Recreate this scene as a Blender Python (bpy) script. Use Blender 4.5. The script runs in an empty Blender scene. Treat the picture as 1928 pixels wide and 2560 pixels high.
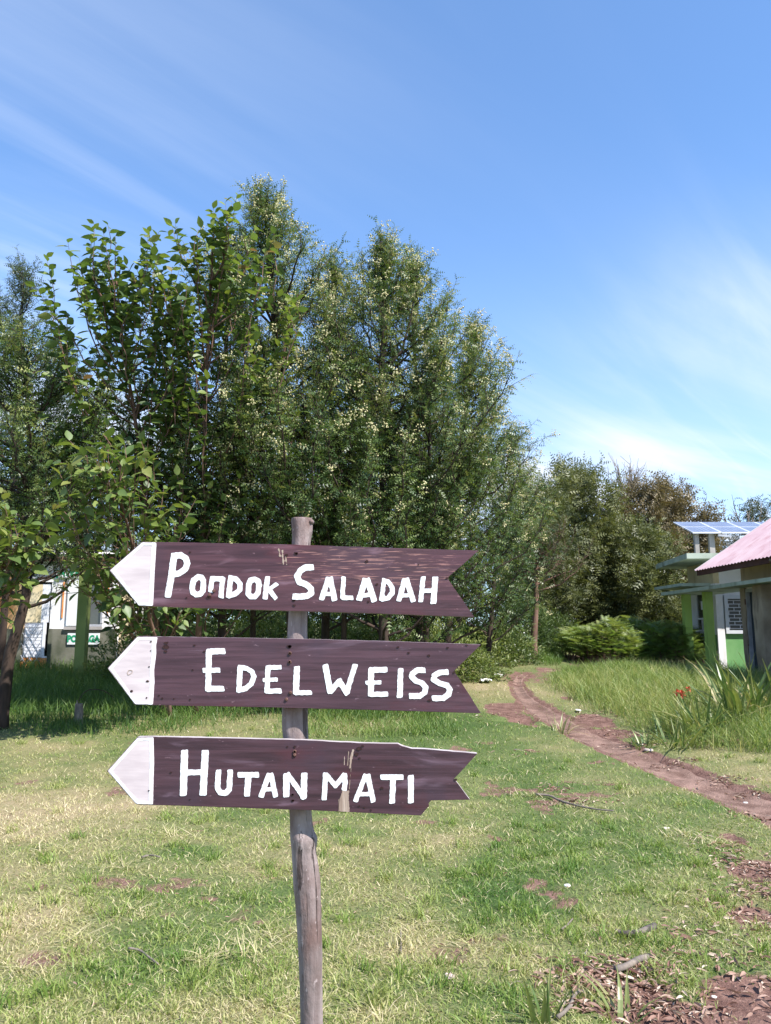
import bpy, math, random
import numpy as np
from mathutils import Vector

# ------------------------------------------------------------------ camera, sky, sun
SC = bpy.context.scene
EYE = np.array([0.0, 0.0, 1.55]); PITCH = math.radians(8.7); F = 1925.0      # F in pixels of the 1928x2560 photograph
cam = bpy.data.objects.new('camera', bpy.data.cameras.new('camera'))
SC.collection.objects.link(cam); SC.camera = cam
cam.location = EYE; cam.rotation_euler = (math.pi/2 + PITCH, 0, 0)
cam.data.sensor_fit = 'VERTICAL'; cam.data.sensor_height = 36.0; cam.data.lens = 36.0*F/2560.0
cam.data.clip_end = 2000; cam.data.clip_start = 0.05

SUN_FROM = Vector((0.52, -0.42, 0.78)).normalized()
EL = math.asin(SUN_FROM.z); AZ = math.atan2(SUN_FROM.x, SUN_FROM.y)
sun = bpy.data.objects.new('sun', bpy.data.lights.new('sun', 'SUN'))
SC.collection.objects.link(sun)
sun.rotation_euler = SUN_FROM.to_track_quat('Z', 'Y').to_euler()
sun.data.energy = 4.6; sun.data.angle = math.radians(0.53); sun.data.color = (1.0, 0.955, 0.90)

W = bpy.data.worlds.new('World'); SC.world = W; W.use_nodes = True
nt = W.node_tree; nt.nodes.clear()
def N(t, tree=None, **kw):
    n = (tree or nt).nodes.new(t)
    for k, v in kw.items(): setattr(n, k, v)
    return n
def LK(a, b, tree=None): (tree or nt).links.new(a, b)
def mathn(tree, op, a, b=None, c=None, clamp=False):
    n = tree.nodes.new('ShaderNodeMath'); n.operation = op; n.use_clamp = clamp
    for i, v in enumerate((a, b, c)):
        if v is None: continue
        if isinstance(v, (int, float)): n.inputs[i].default_value = v
        else: tree.links.new(v, n.inputs[i])
    return n.outputs[0]
def maprange(tree, v, a, b, c=0.0, d=1.0):
    n = tree.nodes.new('ShaderNodeMapRange'); n.interpolation_type = 'SMOOTHSTEP'
    tree.links.new(v, n.inputs[0])
    for i, q in enumerate((a, b, c, d)): n.inputs[i+1].default_value = q
    return n.outputs[0]
def mixc(tree, fac, a, b, mode='MIX'):
    n = tree.nodes.new('ShaderNodeMix'); n.data_type = 'RGBA'; n.blend_type = mode; n.clamp_factor = True
    if isinstance(fac, (int, float)): n.inputs[0].default_value = fac
    else: tree.links.new(fac, n.inputs[0])
    for i, v in ((6, a), (7, b)):
        if isinstance(v, tuple): n.inputs[i].default_value = (*v[:3], 1)
        else: tree.links.new(v, n.inputs[i])
    return n.outputs[2]
sky = N('ShaderNodeTexSky', sky_type='NISHITA', sun_disc=False, sun_elevation=EL, sun_rotation=AZ, altitude=2200.0, air_density=1.0, dust_density=0.6, ozone_density=2.2)
tc = N('ShaderNodeTexCoord'); sep = N('ShaderNodeSeparateXYZ'); LK(tc.outputs['Generated'], sep.inputs[0])
zz = mathn(nt, 'MAXIMUM', mathn(nt, 'ADD', sep.outputs[2], 0.10), 0.06)
cu = mathn(nt, 'DIVIDE', sep.outputs[0], zz); cv = mathn(nt, 'DIVIDE', sep.outputs[1], zz)
cmb = N('ShaderNodeCombineXYZ'); LK(cu, cmb.inputs[0]); LK(cv, cmb.inputs[1])
def cloudnoise(rot, sc, scale, detail, off, dist=0.0):
    m0 = N('ShaderNodeMapping'); m0.inputs['Rotation'].default_value = (0, 0, -math.radians(rot)); LK(cmb.outputs[0], m0.inputs[0])
    m = N('ShaderNodeMapping'); m.inputs['Scale'].default_value = sc; m.inputs['Location'].default_value = off
    LK(m0.outputs[0], m.inputs[0])
    n = N('ShaderNodeTexNoise'); n.inputs['Scale'].default_value = scale; n.inputs['Detail'].default_value = detail; n.inputs['Roughness'].default_value = 0.55; n.inputs['Distortion'].default_value = dist
    LK(m.outputs[0], n.inputs['Vector']); return n.outputs[0]
c1 = maprange(nt, cloudnoise(38, (0.35, 1.5, 1), 0.9, 8, (3.1, 1.2, 0), 0.5), 0.40, 0.72)
c2 = maprange(nt, cloudnoise(50, (0.30, 2.6, 1), 1.9, 10, (7.7, 4.0, 0), 0.7), 0.42, 0.76)
c3 = maprange(nt, cloudnoise(12, (0.5, 0.5, 1), 0.6, 2, (4.3, 2.0, 0)), 0.30, 0.60)
hz = maprange(nt, sep.outputs[2], 0.62, 0.05)                      # more veil near the horizon
cm = mathn(nt, 'MULTIPLY', mathn(nt, 'ADD', mathn(nt, 'MULTIPLY', c1, 0.75), mathn(nt, 'MULTIPLY', c2, 0.5)), c3)
cm = mathn(nt, 'MULTIPLY', cm, mathn(nt, 'ADD', mathn(nt, 'MULTIPLY', hz, 1.15), 0.24))
cm = mathn(nt, 'ADD', cm, mathn(nt, 'MULTIPLY', mathn(nt, 'POWER', hz, 1.6), 0.46))
cm = mathn(nt, 'ADD', cm, 0.085, clamp=True)
tint = mixc(nt, 1.0, sky.outputs[0], (0.72, 1.13, 1.38), 'MULTIPLY')
SKYC = mixc(nt, cm, tint, (4.0, 4.45, 5.35))
bg = N('ShaderNodeBackground'); LK(SKYC, bg.inputs[0]); bg.inputs[1].default_value = 0.125
wo = N('ShaderNodeOutputWorld'); LK(bg.outputs[0], wo.inputs[0])
SC.view_settings.view_transform = 'Standard'; SC.view_settings.look = 'None'
SC.view_settings.gamma = 1; SC.view_settings.use_curve_mapping = False
SC.view_settings.exposure = 1.0
SC.render.engine = 'CYCLES'
SC.cycles.max_bounces = 6; SC.cycles.diffuse_bounces = 3; SC.cycles.glossy_bounces = 2; SC.cycles.transmission_bounces = 4

# ------------------------------------------------------------------ helpers
rng = np.random.default_rng(7)
def ray(px, py):
    u = (px-964.0)/F; v = (1280.0-py)/F
    return np.array([u, math.cos(PITCH)-v*math.sin(PITCH), math.sin(PITCH)+v*math.cos(PITCH)])
def at(px, py, Y):
    d = ray(px, py); return EYE + d*(Y/d[1])
def atv(px, py, Y):
    px = np.asarray(px, float); py = np.asarray(py, float)
    u = (px-964.0)/F; v = (1280.0-py)/F
    dy = math.cos(PITCH)-v*math.sin(PITCH); dz = math.sin(PITCH)+v*math.cos(PITCH)
    t = Y/dy
    return np.stack([u*t, np.zeros_like(t)+Y, EYE[2]+dz*t], -1)
_tab = np.random.default_rng(11).random((256, 256))
def vnoise(x, y, s=1.0):
    x = np.asarray(x, float)*s+57.3; y = np.asarray(y, float)*s+91.7
    xi = np.floor(x).astype(int); yi = np.floor(y).astype(int); fx = x-xi; fy = y-yi
    fx = fx*fx*(3-2*fx); fy = fy*fy*(3-2*fy)
    g = lambda a, b: _tab[a & 255, b & 255]
    return (g(xi, yi)*(1-fx)+g(xi+1, yi)*fx)*(1-fy)+(g(xi, yi+1)*(1-fx)+g(xi+1, yi+1)*fx)*fy
def fbm(x, y, s=1.0, o=4):
    r = 0; a = 1; t = 0
    for i in range(o): r = r+a*vnoise(x+i*13.1, y-i*7.7, s*2**i); t += a; a *= .5
    return r/t
def sst(a, b, x):
    t = np.clip((np.asarray(x, float)-a)/(b-a), 0, 1); return t*t*(3-2*t)

PATH_PX = [(2900,2420,.30),(2480,2260,.30),(2160,2120,.30),(1928,2024,.29),(1804,1973,.29),(1664,1917,.28),(1547,1870,.27),(1453,1828,.27),(1402,1800,.26),(1360,1779,.24),(1325,1752,.17),(1302,1728,.14),(1294,1700,.12),(1312,1682,.13),(1362,1675,.20),(1430,1670,.30),(1466,1656,.30),(1480,1644,.32)]
def base_h(x, y):
    x = np.asarray(x, float); y = np.asarray(y, float)
    h = 0.42*sst(7.5, 16, y)+0.07*np.clip(y-16, 0, 12)*sst(7.0, 5.2, x)+0.010*np.clip(y-28, 0, 200)
    h = h+0.08*sst(-3.5, -8, x)*sst(10, 17, y)+0.22*sst(2.2, .8, x-.16*(y-16))*sst(15, 21, y)
    h = h+0.10*sst(3.2, 5.5, x)*sst(7, 10, y)*sst(19, 16, y)
    return h+0.05*(fbm(x, y, .35, 3)-.5)+0.02*(vnoise(x, y, 2.1)-.5)
def ground_pt(px, py, hf=base_h):
    d = ray(px, py); lo, hi = 1.0, 80.0
    for _ in range(40):
        m = (lo+hi)/2; p = EYE+d*m
        if p[2] > hf(p[0], p[1]): lo = m
        else: hi = m
    p = EYE+d*lo; return np.array([p[0], p[1], float(hf(p[0], p[1]))])
def smooth_line(pts, n):
    pts = np.array(pts, float); out = []
    for i in range(len(pts)-1):
        p0 = pts[max(i-1, 0)]; p1 = pts[i]; p2 = pts[i+1]; p3 = pts[min(i+2, len(pts)-1)]
        for k in range(n):
            t = k/n; out.append(.5*((2*p1)+(-p0+p2)*t+(2*p0-5*p1+4*p2-p3)*t*t+(-p0+3*p1-3*p2+p3)*t**3))
    out.append(pts[-1]); return np.array(out)
PATH = smooth_line([(*ground_pt(a, b)[:2], w) for a, b, w in PATH_PX], 5)
def path_d(x, y):
    """signed distance outside the path's edge (negative on the path)"""
    x = np.asarray(x, float); y = np.asarray(y, float); best = np.full(x.shape, 99.0)
    for a, b in zip(PATH[:-1], PATH[1:]):
        dx, dy = b[0]-a[0], b[1]-a[1]; L = dx*dx+dy*dy+1e-9
        t = np.clip(((x-a[0])*dx+(y-a[1])*dy)/L, 0, 1)
        d = np.hypot(x-a[0]-t*dx, y-a[1]-t*dy)-(a[2]+(b[2]-a[2])*t)
        best = np.minimum(best, d)
    return best
# bare soil: (px, py, radius across in px, radius in depth as metres)
BARE_PX = [(1262,1772,48,.9),(1300,1795,34,.45),(1900,2500,210,.36),(1750,2540,190,.24),(1620,2470,90,.14),(1895,2285,70,.2),(1870,2180,50,.2),(1920,2170,60,.25),
 (1830,2090,30,.2),(1420,1745,18,.25),(1480,1800,55,.5),(1535,1832,60,.35),(1640,1895,55,.25),(1730,1930,70,.2),(1780,1960,110,.15),(1230,2345,75,.10),(1160,2360,40,.07),
 (290,2132,20,.05),(332,2175,22,.04),(490,2073,22,.05),(100,2215,30,.07),(88,2385,16,.04),(20,2358,22,.05),(185,2320,25,.06),(1210,1855,35,.1),(1330,1875,30,.1),(560,2050,26,.05),(940,2285,22,.04),(1380,1980,40,.12),(1440,2010,50,.1),(1310,1690,100,1.2),(1420,2370,60,.06)]
BARE = []
for px, py, rx, ry in BARE_PX:
    g = ground_pt(px, py); BARE.append((g[0], g[1], rx*g[1]/F, ry))
def bare_m(x, y):
    x = np.asarray(x, float); y = np.asarray(y, float); m = np.zeros(x.shape)
    wob = 1.1*(fbm(x, y, 3.0, 4)-.5)
    for i, (a, b, rx, ry) in enumerate(BARE):
        k = .5 if (BARE_PX[i][1] < 1700 or (BARE_PX[i][0] < 1460 and BARE_PX[i][1] > 1840)) else 1
        m = np.maximum(m, k*sst(1.25, .55, np.hypot((x-a)/rx, (y-b)/ry)+wob))
    m = np.maximum(m, .55*sst(.66, .76, fbm(x-9, y+4, 1.9, 4))*(y < 14))
    return m
def hgt(x, y):
    d = path_d(x, y)
    h = base_h(x, y)
    gx, gy, _ = GUL
    h = h-0.055*sst(0.12, -.18, d)-0.16*sst(1.0, .3, np.hypot((np.asarray(x)-gx)/.45, (np.asarray(y)-gy)/.22))
    return h-0.03*bare_m(x, y)
GUL = ground_pt(1290, 1797)
def H(x, y): return float(hgt(np.array([x]), np.array([y]))[0])

def blobs(x, y, lst):
    m = np.zeros(np.shape(x))
    for a, b, rx, ry, w in lst: m = m+w*np.exp(-((x-a)/rx)**2-((y-b)/ry)**2)
    return m
def gb(px, py, rx, ry, w):
    g = ground_pt(px, py); return (g[0], g[1], rx*g[1]/F, ry, w)
DRYB = [gb(1300,2190,170,.9,-.42),(*gb(1350,2000,250,2.2,-.36),),gb(1100,1830,220,1.5,-.34),gb(1230,2250,130,.4,-.25),gb(700,2250,90,.35,-.3),gb(350,2420,170,.3,-.28),gb(470,2130,70,.2,-.4),gb(1200,2490,90,.15,-.25),
 gb(150,2000,260,1.6,.26),gb(400,1920,160,.6,.2),gb(1000,2370,190,.3,.26),gb(1450,2340,150,.2,.16),gb(1120,2110,120,.35,.22),gb(100,2300,120,.3,.22),gb(650,2520,120,.12,.26),gb(950,2540,90,.1,.24),gb(1750,2000,120,.5,-.2),gb(1250,1720,120,1.8,.35),gb(100,1870,150,.7,.2),gb(900,1815,90,.5,.35)]
def dryf(x, y):
    return np.clip(.59+blobs(x, y, DRYB)+.62*(fbm(x, y, .9, 4)-.5)+.40*(fbm(x+30, y, 4.0, 3)-.5), 0, 1.2)

# ---- object plumbing
def tag(o, label=None, cat=None, group=None, kind=None):
    if label: o['label'] = label
    if cat: o['category'] = cat
    if group: o['group'] = group
    if kind: o['kind'] = kind
    return o
def empty(name, loc, label, cat, group=None):
    o = bpy.data.objects.new(name, None); SC.collection.objects.link(o); o.location = loc; o.empty_display_size = .2
    return tag(o, label, cat, group)
class MB:
    """collects vertices and faces in world coordinates; build() links them as ONE mesh object"""
    def __init__(s): s.v = []; s.f = []; s.n = 0; s.a = {}
    def add(s, v, f, **attr):
        v = np.asarray(v, float).reshape(-1, 3)
        blocks = f if isinstance(f, list) else [f]
        for b in blocks:
            b = np.asarray(b, int)
            if b.size: s.f.append(b+s.n)
        s.v.append(v); s.n += len(v)
        for k, val in attr.items(): s.a.setdefault(k, []).append(np.broadcast_to(np.asarray(val, float), (len(v),)))
        return s
    def box(s, x0, x1, y0, y1, z0, z1):
        v = [(x0,y0,z0),(x1,y0,z0),(x1,y1,z0),(x0,y1,z0),(x0,y0,z1),(x1,y0,z1),(x1,y1,z1),(x0,y1,z1)]
        return s.add(v, np.array([(0,3,2,1),(4,5,6,7),(0,1,5,4),(1,2,6,5),(2,3,7,6),(3,0,4,7)]))
    def beam(s, p, q, w, h):
        p = np.array(p, float); q = np.array(q, float); d = q-p; d /= np.linalg.norm(d)
        up = np.array([0, 0, 1.]) if abs(d[2]) < .9 else np.array([0, 1., 0])
        a = np.cross(d, up); a /= np.linalg.norm(a); b = np.cross(a, d)
        v = [c+a*sx*w/2+b*sz*h/2 for c in (p, q) for sx, sz in ((-1,-1),(1,-1),(1,1),(-1,1))]
        return s.add(v, np.array([(0,3,2,1),(4,5,6,7),(0,1,5,4),(1,2,6,5),(2,3,7,6),(3,0,4,7)]))
    def tube(s, pts, rad, k=6, cap=True, wob=0.0, **attr):
        pts = np.asarray(pts, float); n = len(pts); rad = np.broadcast_to(rad, (n,))
        t = np.gradient(pts, axis=0); t /= np.linalg.norm(t, axis=1)[:, None]+1e-9
        ref = np.array([1., .13, .07]) if abs(t[0][0]) < .8 else np.array([0, 1., .1])
        a = np.cross(t, ref); a /= np.linalg.norm(a, axis=1)[:, None]; b = np.cross(t, a)
        th = np.arange(k)*2*math.pi/k
        r = rad[:, None]*np.ones(k)
        if wob: r = r*(1+wob*(rng.random((n, k))-.5))
        v = pts[:, None, :]+r[..., None]*(np.cos(th)[None, :, None]*a[:, None, :]+np.sin(th)[None, :, None]*b[:, None, :])
        i = np.arange(n-1)[:, None]*k; j = np.arange(k)[None, :]; j2 = (j+1) % k
        f = [np.stack([i+j, i+j2, i+k+j2, i+k+j], -1).reshape(-1, 4)]
        if cap: f += [np.array([list(range(k))[::-1]]), np.array([[(n-1)*k+q for q in range(k)]])]
        return s.add(v.reshape(-1, 3), f, **attr)
    def inst(s, tv, tf, org, X, Y, Z, sc, **attr):
        tv = np.asarray(tv, float); tf = np.asarray(tf, int); m = len(org); n = len(tv)
        if m == 0: return s
        sc = np.broadcast_to(np.asarray(sc, float), (m,))[:, None, None]
        v = org[:, None, :]+sc*(tv[None, :, 0:1]*X[:, None, :]+tv[None, :, 1:2]*Y[:, None, :]+tv[None, :, 2:3]*Z[:, None, :])
        f = (tf[None]+(np.arange(m)*n)[:, None, None]).reshape(-1, tf.shape[1])
        at_ = {k: np.repeat(np.asarray(q, float), n) for k, q in attr.items()}
        return s.add(v.reshape(-1, 3), f, **at_)
    def build(s, name, mat, parent=None, smooth=False, kind=None):
        me = bpy.data.meshes.new(name)
        v = np.concatenate(s.v)
        if parent is not None: v = v-np.array(wloc(parent))
        me.vertices.add(len(v)); me.vertices.foreach_set('co', v.astype(np.float32).ravel())
        tot = np.concatenate([np.full(len(b), b.shape[1]) for b in s.f]); idx = np.concatenate([b.ravel() for b in s.f])
        me.loops.add(len(idx)); me.loops.foreach_set('vertex_index', idx.astype(np.int32))
        me.polygons.add(len(tot)); me.polygons.foreach_set('loop_start', (np.cumsum(tot)-tot).astype(np.int32))
        me.polygons.foreach_set('loop_total', tot.astype(np.int32))
        me.polygons.foreach_set('use_smooth', np.full(len(tot), bool(smooth)))
        for k, lst in s.a.items():
            arr = np.concatenate(lst)
            if len(arr) == len(v):
                me.attributes.new(k, 'FLOAT', 'POINT').data.foreach_set('value', arr.astype(np.float32))
        me.update(calc_edges=True); me.validate()
        if mat: me.materials.append(mat)
        o = bpy.data.objects.new(name, me); SC.collection.objects.link(o)
        if parent is not None: o.parent = parent
        if kind: o['kind'] = kind
        return o
def wloc(o):
    l = Vector(o.location)
    while o.parent: o = o.parent; l = l+Vector(o.location)
    return l
def norm(a): return a/(np.linalg.norm(a, axis=-1, keepdims=True)+1e-9)
def frames(D, roll=None, up=(0, 0, 1.)):
    """Y along D, Z as near up as it goes (then rolled), X across"""
    D = norm(D); U = np.broadcast_to(np.array(up, float), D.shape)+0.001
    X = norm(np.cross(D, U)); Z = np.cross(X, D)
    if roll is not None:
        c = np.cos(roll)[:, None]; s = np.sin(roll)[:, None]; X, Z = X*c+Z*s, -X*s+Z*c
    return X, D, Z

# ------------------------------------------------------------------ materials
def new_mat(name):
    m = bpy.data.materials.new(name); m.use_nodes = True; t = m.node_tree; t.nodes.clear()
    out = t.nodes.new('ShaderNodeOutputMaterial'); b = t.nodes.new('ShaderNodeBsdfPrincipled')
    t.links.new(b.outputs[0], out.inputs[0]); return m, t, b, out
def noise(t, scale, detail=4, vec=None, sc=(1,1,1), rough=.55, dist=0, loc=(0,0,0), coord='Object'):
    c = t.nodes.new('ShaderNodeTexCoord'); mp = t.nodes.new('ShaderNodeMapping'); mp.inputs['Scale'].default_value = sc; mp.inputs['Location'].default_value = loc
    t.links.new(c.outputs[coord], mp.inputs[0]); n = t.nodes.new('ShaderNodeTexNoise')
    n.inputs['Scale'].default_value = scale; n.inputs['Detail'].default_value = detail; n.inputs['Roughness'].default_value = rough; n.inputs['Distortion'].default_value = dist
    t.links.new(mp.outputs[0], n.inputs['Vector']); return n.outputs[0]
def attr(t, name):
    n = t.nodes.new('ShaderNodeAttribute'); n.attribute_name = name; return n.outputs['Fac']
def bump(t, b, h, strength=.4, dist=.01):
    n = t.nodes.new('ShaderNodeBump'); n.inputs['Strength'].default_value = strength; n.inputs['Distance'].default_value = dist
    t.links.new(h, n.inputs['Height']); t.links.new(n.outputs[0], b.inputs['Normal'])
def ramp(t, v, stops):
    r = t.nodes.new('ShaderNodeValToRGB'); el = r.color_ramp.elements
    while len(el) < len(stops): el.new(.5)
    for e, (p, c) in zip(el, stops): e.position = p; e.color = (*c, 1)
    t.links.new(v, r.inputs[0]); return r.outputs[0]
def leaf_mat(name, stops, trans=.35, rough=.5, spec=.5, tcol=1.4, bumpy=False):
    m, t, b, out = new_mat(name)
    c = ramp(t, attr(t, 'tint'), stops); t.links.new(c, b.inputs['Base Color'])
    b.inputs['Roughness'].default_value = rough; b.inputs['Specular IOR Level'].default_value = spec
    tr = t.nodes.new('ShaderNodeBsdfTranslucent'); t.links.new(mixc(t, 1, c, (tcol, tcol*1.02, tcol*.55), 'MULTIPLY'), tr.inputs[0])
    mx = t.nodes.new('ShaderNodeMixShader'); mx.inputs[0].default_value = trans
    t.links.new(b.outputs[0], mx.inputs[1]); t.links.new(tr.outputs[0], mx.inputs[2]); t.links.new(mx.outputs[0], out.inputs[0])
    return m
def plain(name, c1, c2, scale=6, rough=.8, sc=(1,1,1), bmp=.25, spec=.4, detail=6, lo=.3, hi=.7, bd=.004):
    m, t, b, out = new_mat(name); n = noise(t, scale, detail, sc=sc)
    t.links.new(mixc(t, maprange(t, n, lo, hi), c1, c2), b.inputs['Base Color'])
    b.inputs['Roughness'].default_value = rough; b.inputs['Specular IOR Level'].default_value = spec
    if bmp: bump(t, b, noise(t, scale*6, 5, sc=sc), bmp, bd)
    return m
M = {}
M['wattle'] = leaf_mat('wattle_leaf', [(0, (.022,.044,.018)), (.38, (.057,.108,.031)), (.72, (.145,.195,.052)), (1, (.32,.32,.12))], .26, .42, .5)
M['wattle_grey'] = leaf_mat('wattle_leaf_blue', [(0, (.035,.055,.040)), (.5, (.07,.10,.06)), (1, (.15,.19,.10))], .3, .42)
M['olive'] = leaf_mat('olive_leaf', [(0, (.048,.060,.024)), (.5, (.105,.120,.040)), (1, (.19,.195,.070))], .25, .5)
M['brownleaf'] = leaf_mat('bronze_leaf', [(0, (.065,.058,.028)), (.5, (.135,.108,.052)), (1, (.21,.16,.080))], .2, .5)
M['broad'] = leaf_mat('glossy_leaf', [(0, (.040,.075,.026)), (.5, (.105,.165,.040)), (.85, (.21,.26,.055)), (1, (.22,.13,.08))], .34, .50, .75)
M['shrub'] = leaf_mat('shrub_leaf', [(0, (.04,.075,.02)), (.5, (.12,.17,.045)), (1, (.26,.29,.09))], .35, .5)
M['fern'] = leaf_mat('fern_leaf', [(0, (.06,.10,.03)), (.5, (.14,.21,.05)), (1, (.25,.28,.09))], .35, .5)
M['grass'] = leaf_mat('grass_blade', [(0, (.095,.180,.032)), (.3, (.180,.265,.052)), (.55, (.285,.33,.095)), (.8, (.45,.42,.20)), (1, (.64,.54,.36))], .30, .5, .4, 1.25)
M['tall'] = leaf_mat('tall_grass', [(0, (.045,.105,.022)), (.4, (.13,.21,.045)), (.75, (.27,.32,.10)), (1, (.46,.42,.20))], .35, .5, .4)
M['iris'] = leaf_mat('strap_leaf', [(0, (.05,.10,.03)), (.5, (.11,.17,.05)), (.85, (.25,.27,.09)), (1, (.42,.34,.18))], .25, .4)
M['flower'] = plain('cream_blossom', (.50,.44,.20), (.66,.60,.36), 20, .8, bmp=0)
M['red'] = plain('red_petal', (.42,.05,.025), (.60,.13,.06), 20, .6, bmp=0)
M['bark'] = plain('bark', (.020,.013,.010), (.060,.038,.027), 9, .9, (1,1,.25), .6)
M['barkred'] = plain('reddish_bark', (.11,.060,.042), (.22,.13,.095), 8, .9, (1,1,.25), .6)
M['deadwood'] = plain('dead_wood', (.10,.085,.075), (.26,.21,.17), 14, .9, (1,1,.4), .7)
M['greywood'] = plain('grey_dead_wood', (.045,.038,.034), (.17,.14,.12), 26, .9, (1,1,1), .9)
M['litter'] = leaf_mat('dead_leaf', [(0, (.13,.055,.04)), (.4, (.24,.13,.095)), (.8, (.40,.27,.21)), (1, (.55,.45,.36))], .12, .6, .4)
M['white_litter'] = plain('white_scrap', (.7,.68,.64), (.82,.8,.78), 20, .6)
M['pebble'] = plain('pebble', (.35,.29,.25), (.62,.56,.5), 12, .8)
M['nail'] = plain('rusty_nail', (.07,.03,.022), (.16,.08,.06), 200, .7)
M['hole'] = plain('dark_hole', (.02,.008,.008), (.045,.016,.014), 200, .9)

def ground_mat():
    m, t, b, out = new_mat('ground_turf')
    soilA = attr(t, 'soil'); dry = attr(t, 'dry')
    n1 = noise(t, 9, 8); n2 = noise(t, 60, 6); n3 = noise(t, 1.7, 5)
    soil = mixc(t, maprange(t, n1, .3, .7), (.110,.058,.046), (.215,.125,.100))
    soil = mixc(t, maprange(t, n2, .55, .75), soil, (.36,.23,.18))
    thatch = ramp(t, mathn(t, 'ADD', dry, mathn(t, 'MULTIPLY', mathn(t, 'SUBTRACT', n2, .5), 1.0)), [(0, (.045,.085,.022)), (.4, (.10,.135,.045)), (.75, (.22,.20,.095)), (1, (.32,.25,.15))])
    f = maprange(t, mathn(t, 'ADD', soilA, mathn(t, 'MULTIPLY', mathn(t, 'SUBTRACT', n1, .5), .9)), .35, .62)
    t.links.new(mixc(t, f, thatch, soil), b.inputs['Base Color']); b.inputs['Roughness'].default_value = .95; b.inputs['Specular IOR Level'].default_value = .15
    bump(t, b, mathn(t, 'ADD', n2, n1), .9, .02); return m
M['ground'] = ground_mat()
def path_mat():
    m, t, b, out = new_mat('red_dirt')
    n1 = noise(t, 5, 8); n2 = noise(t, 70, 7); n3 = noise(t, 260, 3)
    c = mixc(t, maprange(t, n1, .3, .7), (.130,.078,.062), (.275,.175,.142))
    c = mixc(t, maprange(t, n2, .5, .7), c, (.34,.225,.175)); c = mixc(t, mathn(t, 'MULTIPLY', maprange(t, noise(t, 2.2, 5), .5, .62), .6), c, (.115,.065,.050)); c = mixc(t, maprange(t, n3, .66, .74), c, (.5,.40,.34))
    t.links.new(c, b.inputs['Base Color']); b.inputs['Roughness'].default_value = .95; b.inputs['Specular IOR Level'].default_value = .15
    bump(t, b, mathn(t, 'ADD', n2, n1), .8, .02); return m
M['path'] = path_mat()
def plank_mat(name, scratch_x, scratch_z, scr, seed, mul=(1,1,1)):
    m, t, b, out = new_mat(name)
    g = noise(t, 3.0, 9, sc=(1.2, 1, 26), rough=.65, dist=.4, loc=(seed, 0, seed))
    g2 = noise(t, 9, 8, sc=(1, 1, 50), rough=.7, loc=(seed*2, 0, 1)); big = noise(t, 4.2, 4, loc=(seed, 3, 0)); sm = noise(t, 4.5, 7, sc=(1, 1, 5), dist=1.2, loc=(0, seed, 5))
    fine = noise(t, 120, 4, sc=(.4, 1, 1))
    c = mixc(t, maprange(t, g, .28, .70), (.042,.021,.029), (.108,.060,.078))
    c = mixc(t, mathn(t, 'MULTIPLY', maprange(t, big, .50, .68), .75), c, (.062,.040,.062))
    c = mixc(t, mathn(t, 'MULTIPLY', maprange(t, noise(t, 3.3, 4, sc=(1,1,3), loc=(seed*3,1,2)), .56, .72), .6), c, (.120,.028,.036))
    c = mixc(t, mathn(t, 'MULTIPLY', maprange(t, sm, .55, .80), .65), c, (.30,.24,.31))                # chalky smears
    c = mixc(t, mathn(t, 'MULTIPLY', maprange(t, fine, .68, .73), .5), c, (.36,.28,.32))
    geo = t.nodes.new('ShaderNodeNewGeometry'); sp = t.nodes.new('ShaderNodeSeparateXYZ'); t.links.new(geo.outputs['Position'], sp.inputs[0])
    mx = maprange(t, sp.outputs[0], scratch_x[0], scratch_x[1]); mx = mathn(t, 'MULTIPLY', mx, maprange(t, sp.outputs[0], scratch_x[3], scratch_x[2]))
    mz = mathn(t, 'MULTIPLY', maprange(t, sp.outputs[2], scratch_z[0], scratch_z[1]), maprange(t, sp.outputs[2], scratch_z[3], scratch_z[2]))
    k = mathn(t, 'MULTIPLY', mathn(t, 'MULTIPLY', mx, mz), scr)
    s1 = noise(t, 14, 6, sc=(1, 1, 26), rough=.6, dist=.25, loc=(seed, 9, 0))
    thr = mathn(t, 'SUBTRACT', .80, mathn(t, 'MULTIPLY', k, .24))
    s = mathn(t, 'MULTIPLY', mathn(t, 'SUBTRACT', s1, thr), 14, clamp=True)
    c = mixc(t, mathn(t, 'MULTIPLY', s, .85), c, (.44,.31,.27))
    s3 = mathn(t, 'MULTIPLY', mathn(t, 'SUBTRACT', noise(t, 8, 8, sc=(1, 1, 34), rough=.7, loc=(seed, 2, 7)), mathn(t, 'SUBTRACT', .86, mathn(t, 'MULTIPLY', k, .26))), 9, clamp=True)
    c = mixc(t, s3, c, (.035,.014,.016))
    c = mixc(t, 1, c, mul, 'MULTIPLY'); t.links.new(c, b.inputs['Base Color'])
    t.links.new(maprange(t, big, .3, .7, .36, .58), b.inputs['Roughness']); b.inputs['Specular IOR Level'].default_value = .5
    bump(t, b, mathn(t, 'ADD', g2, mathn(t, 'MULTIPLY', s3, -.8)), .35, .0015); return m
M['post'] = None
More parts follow.
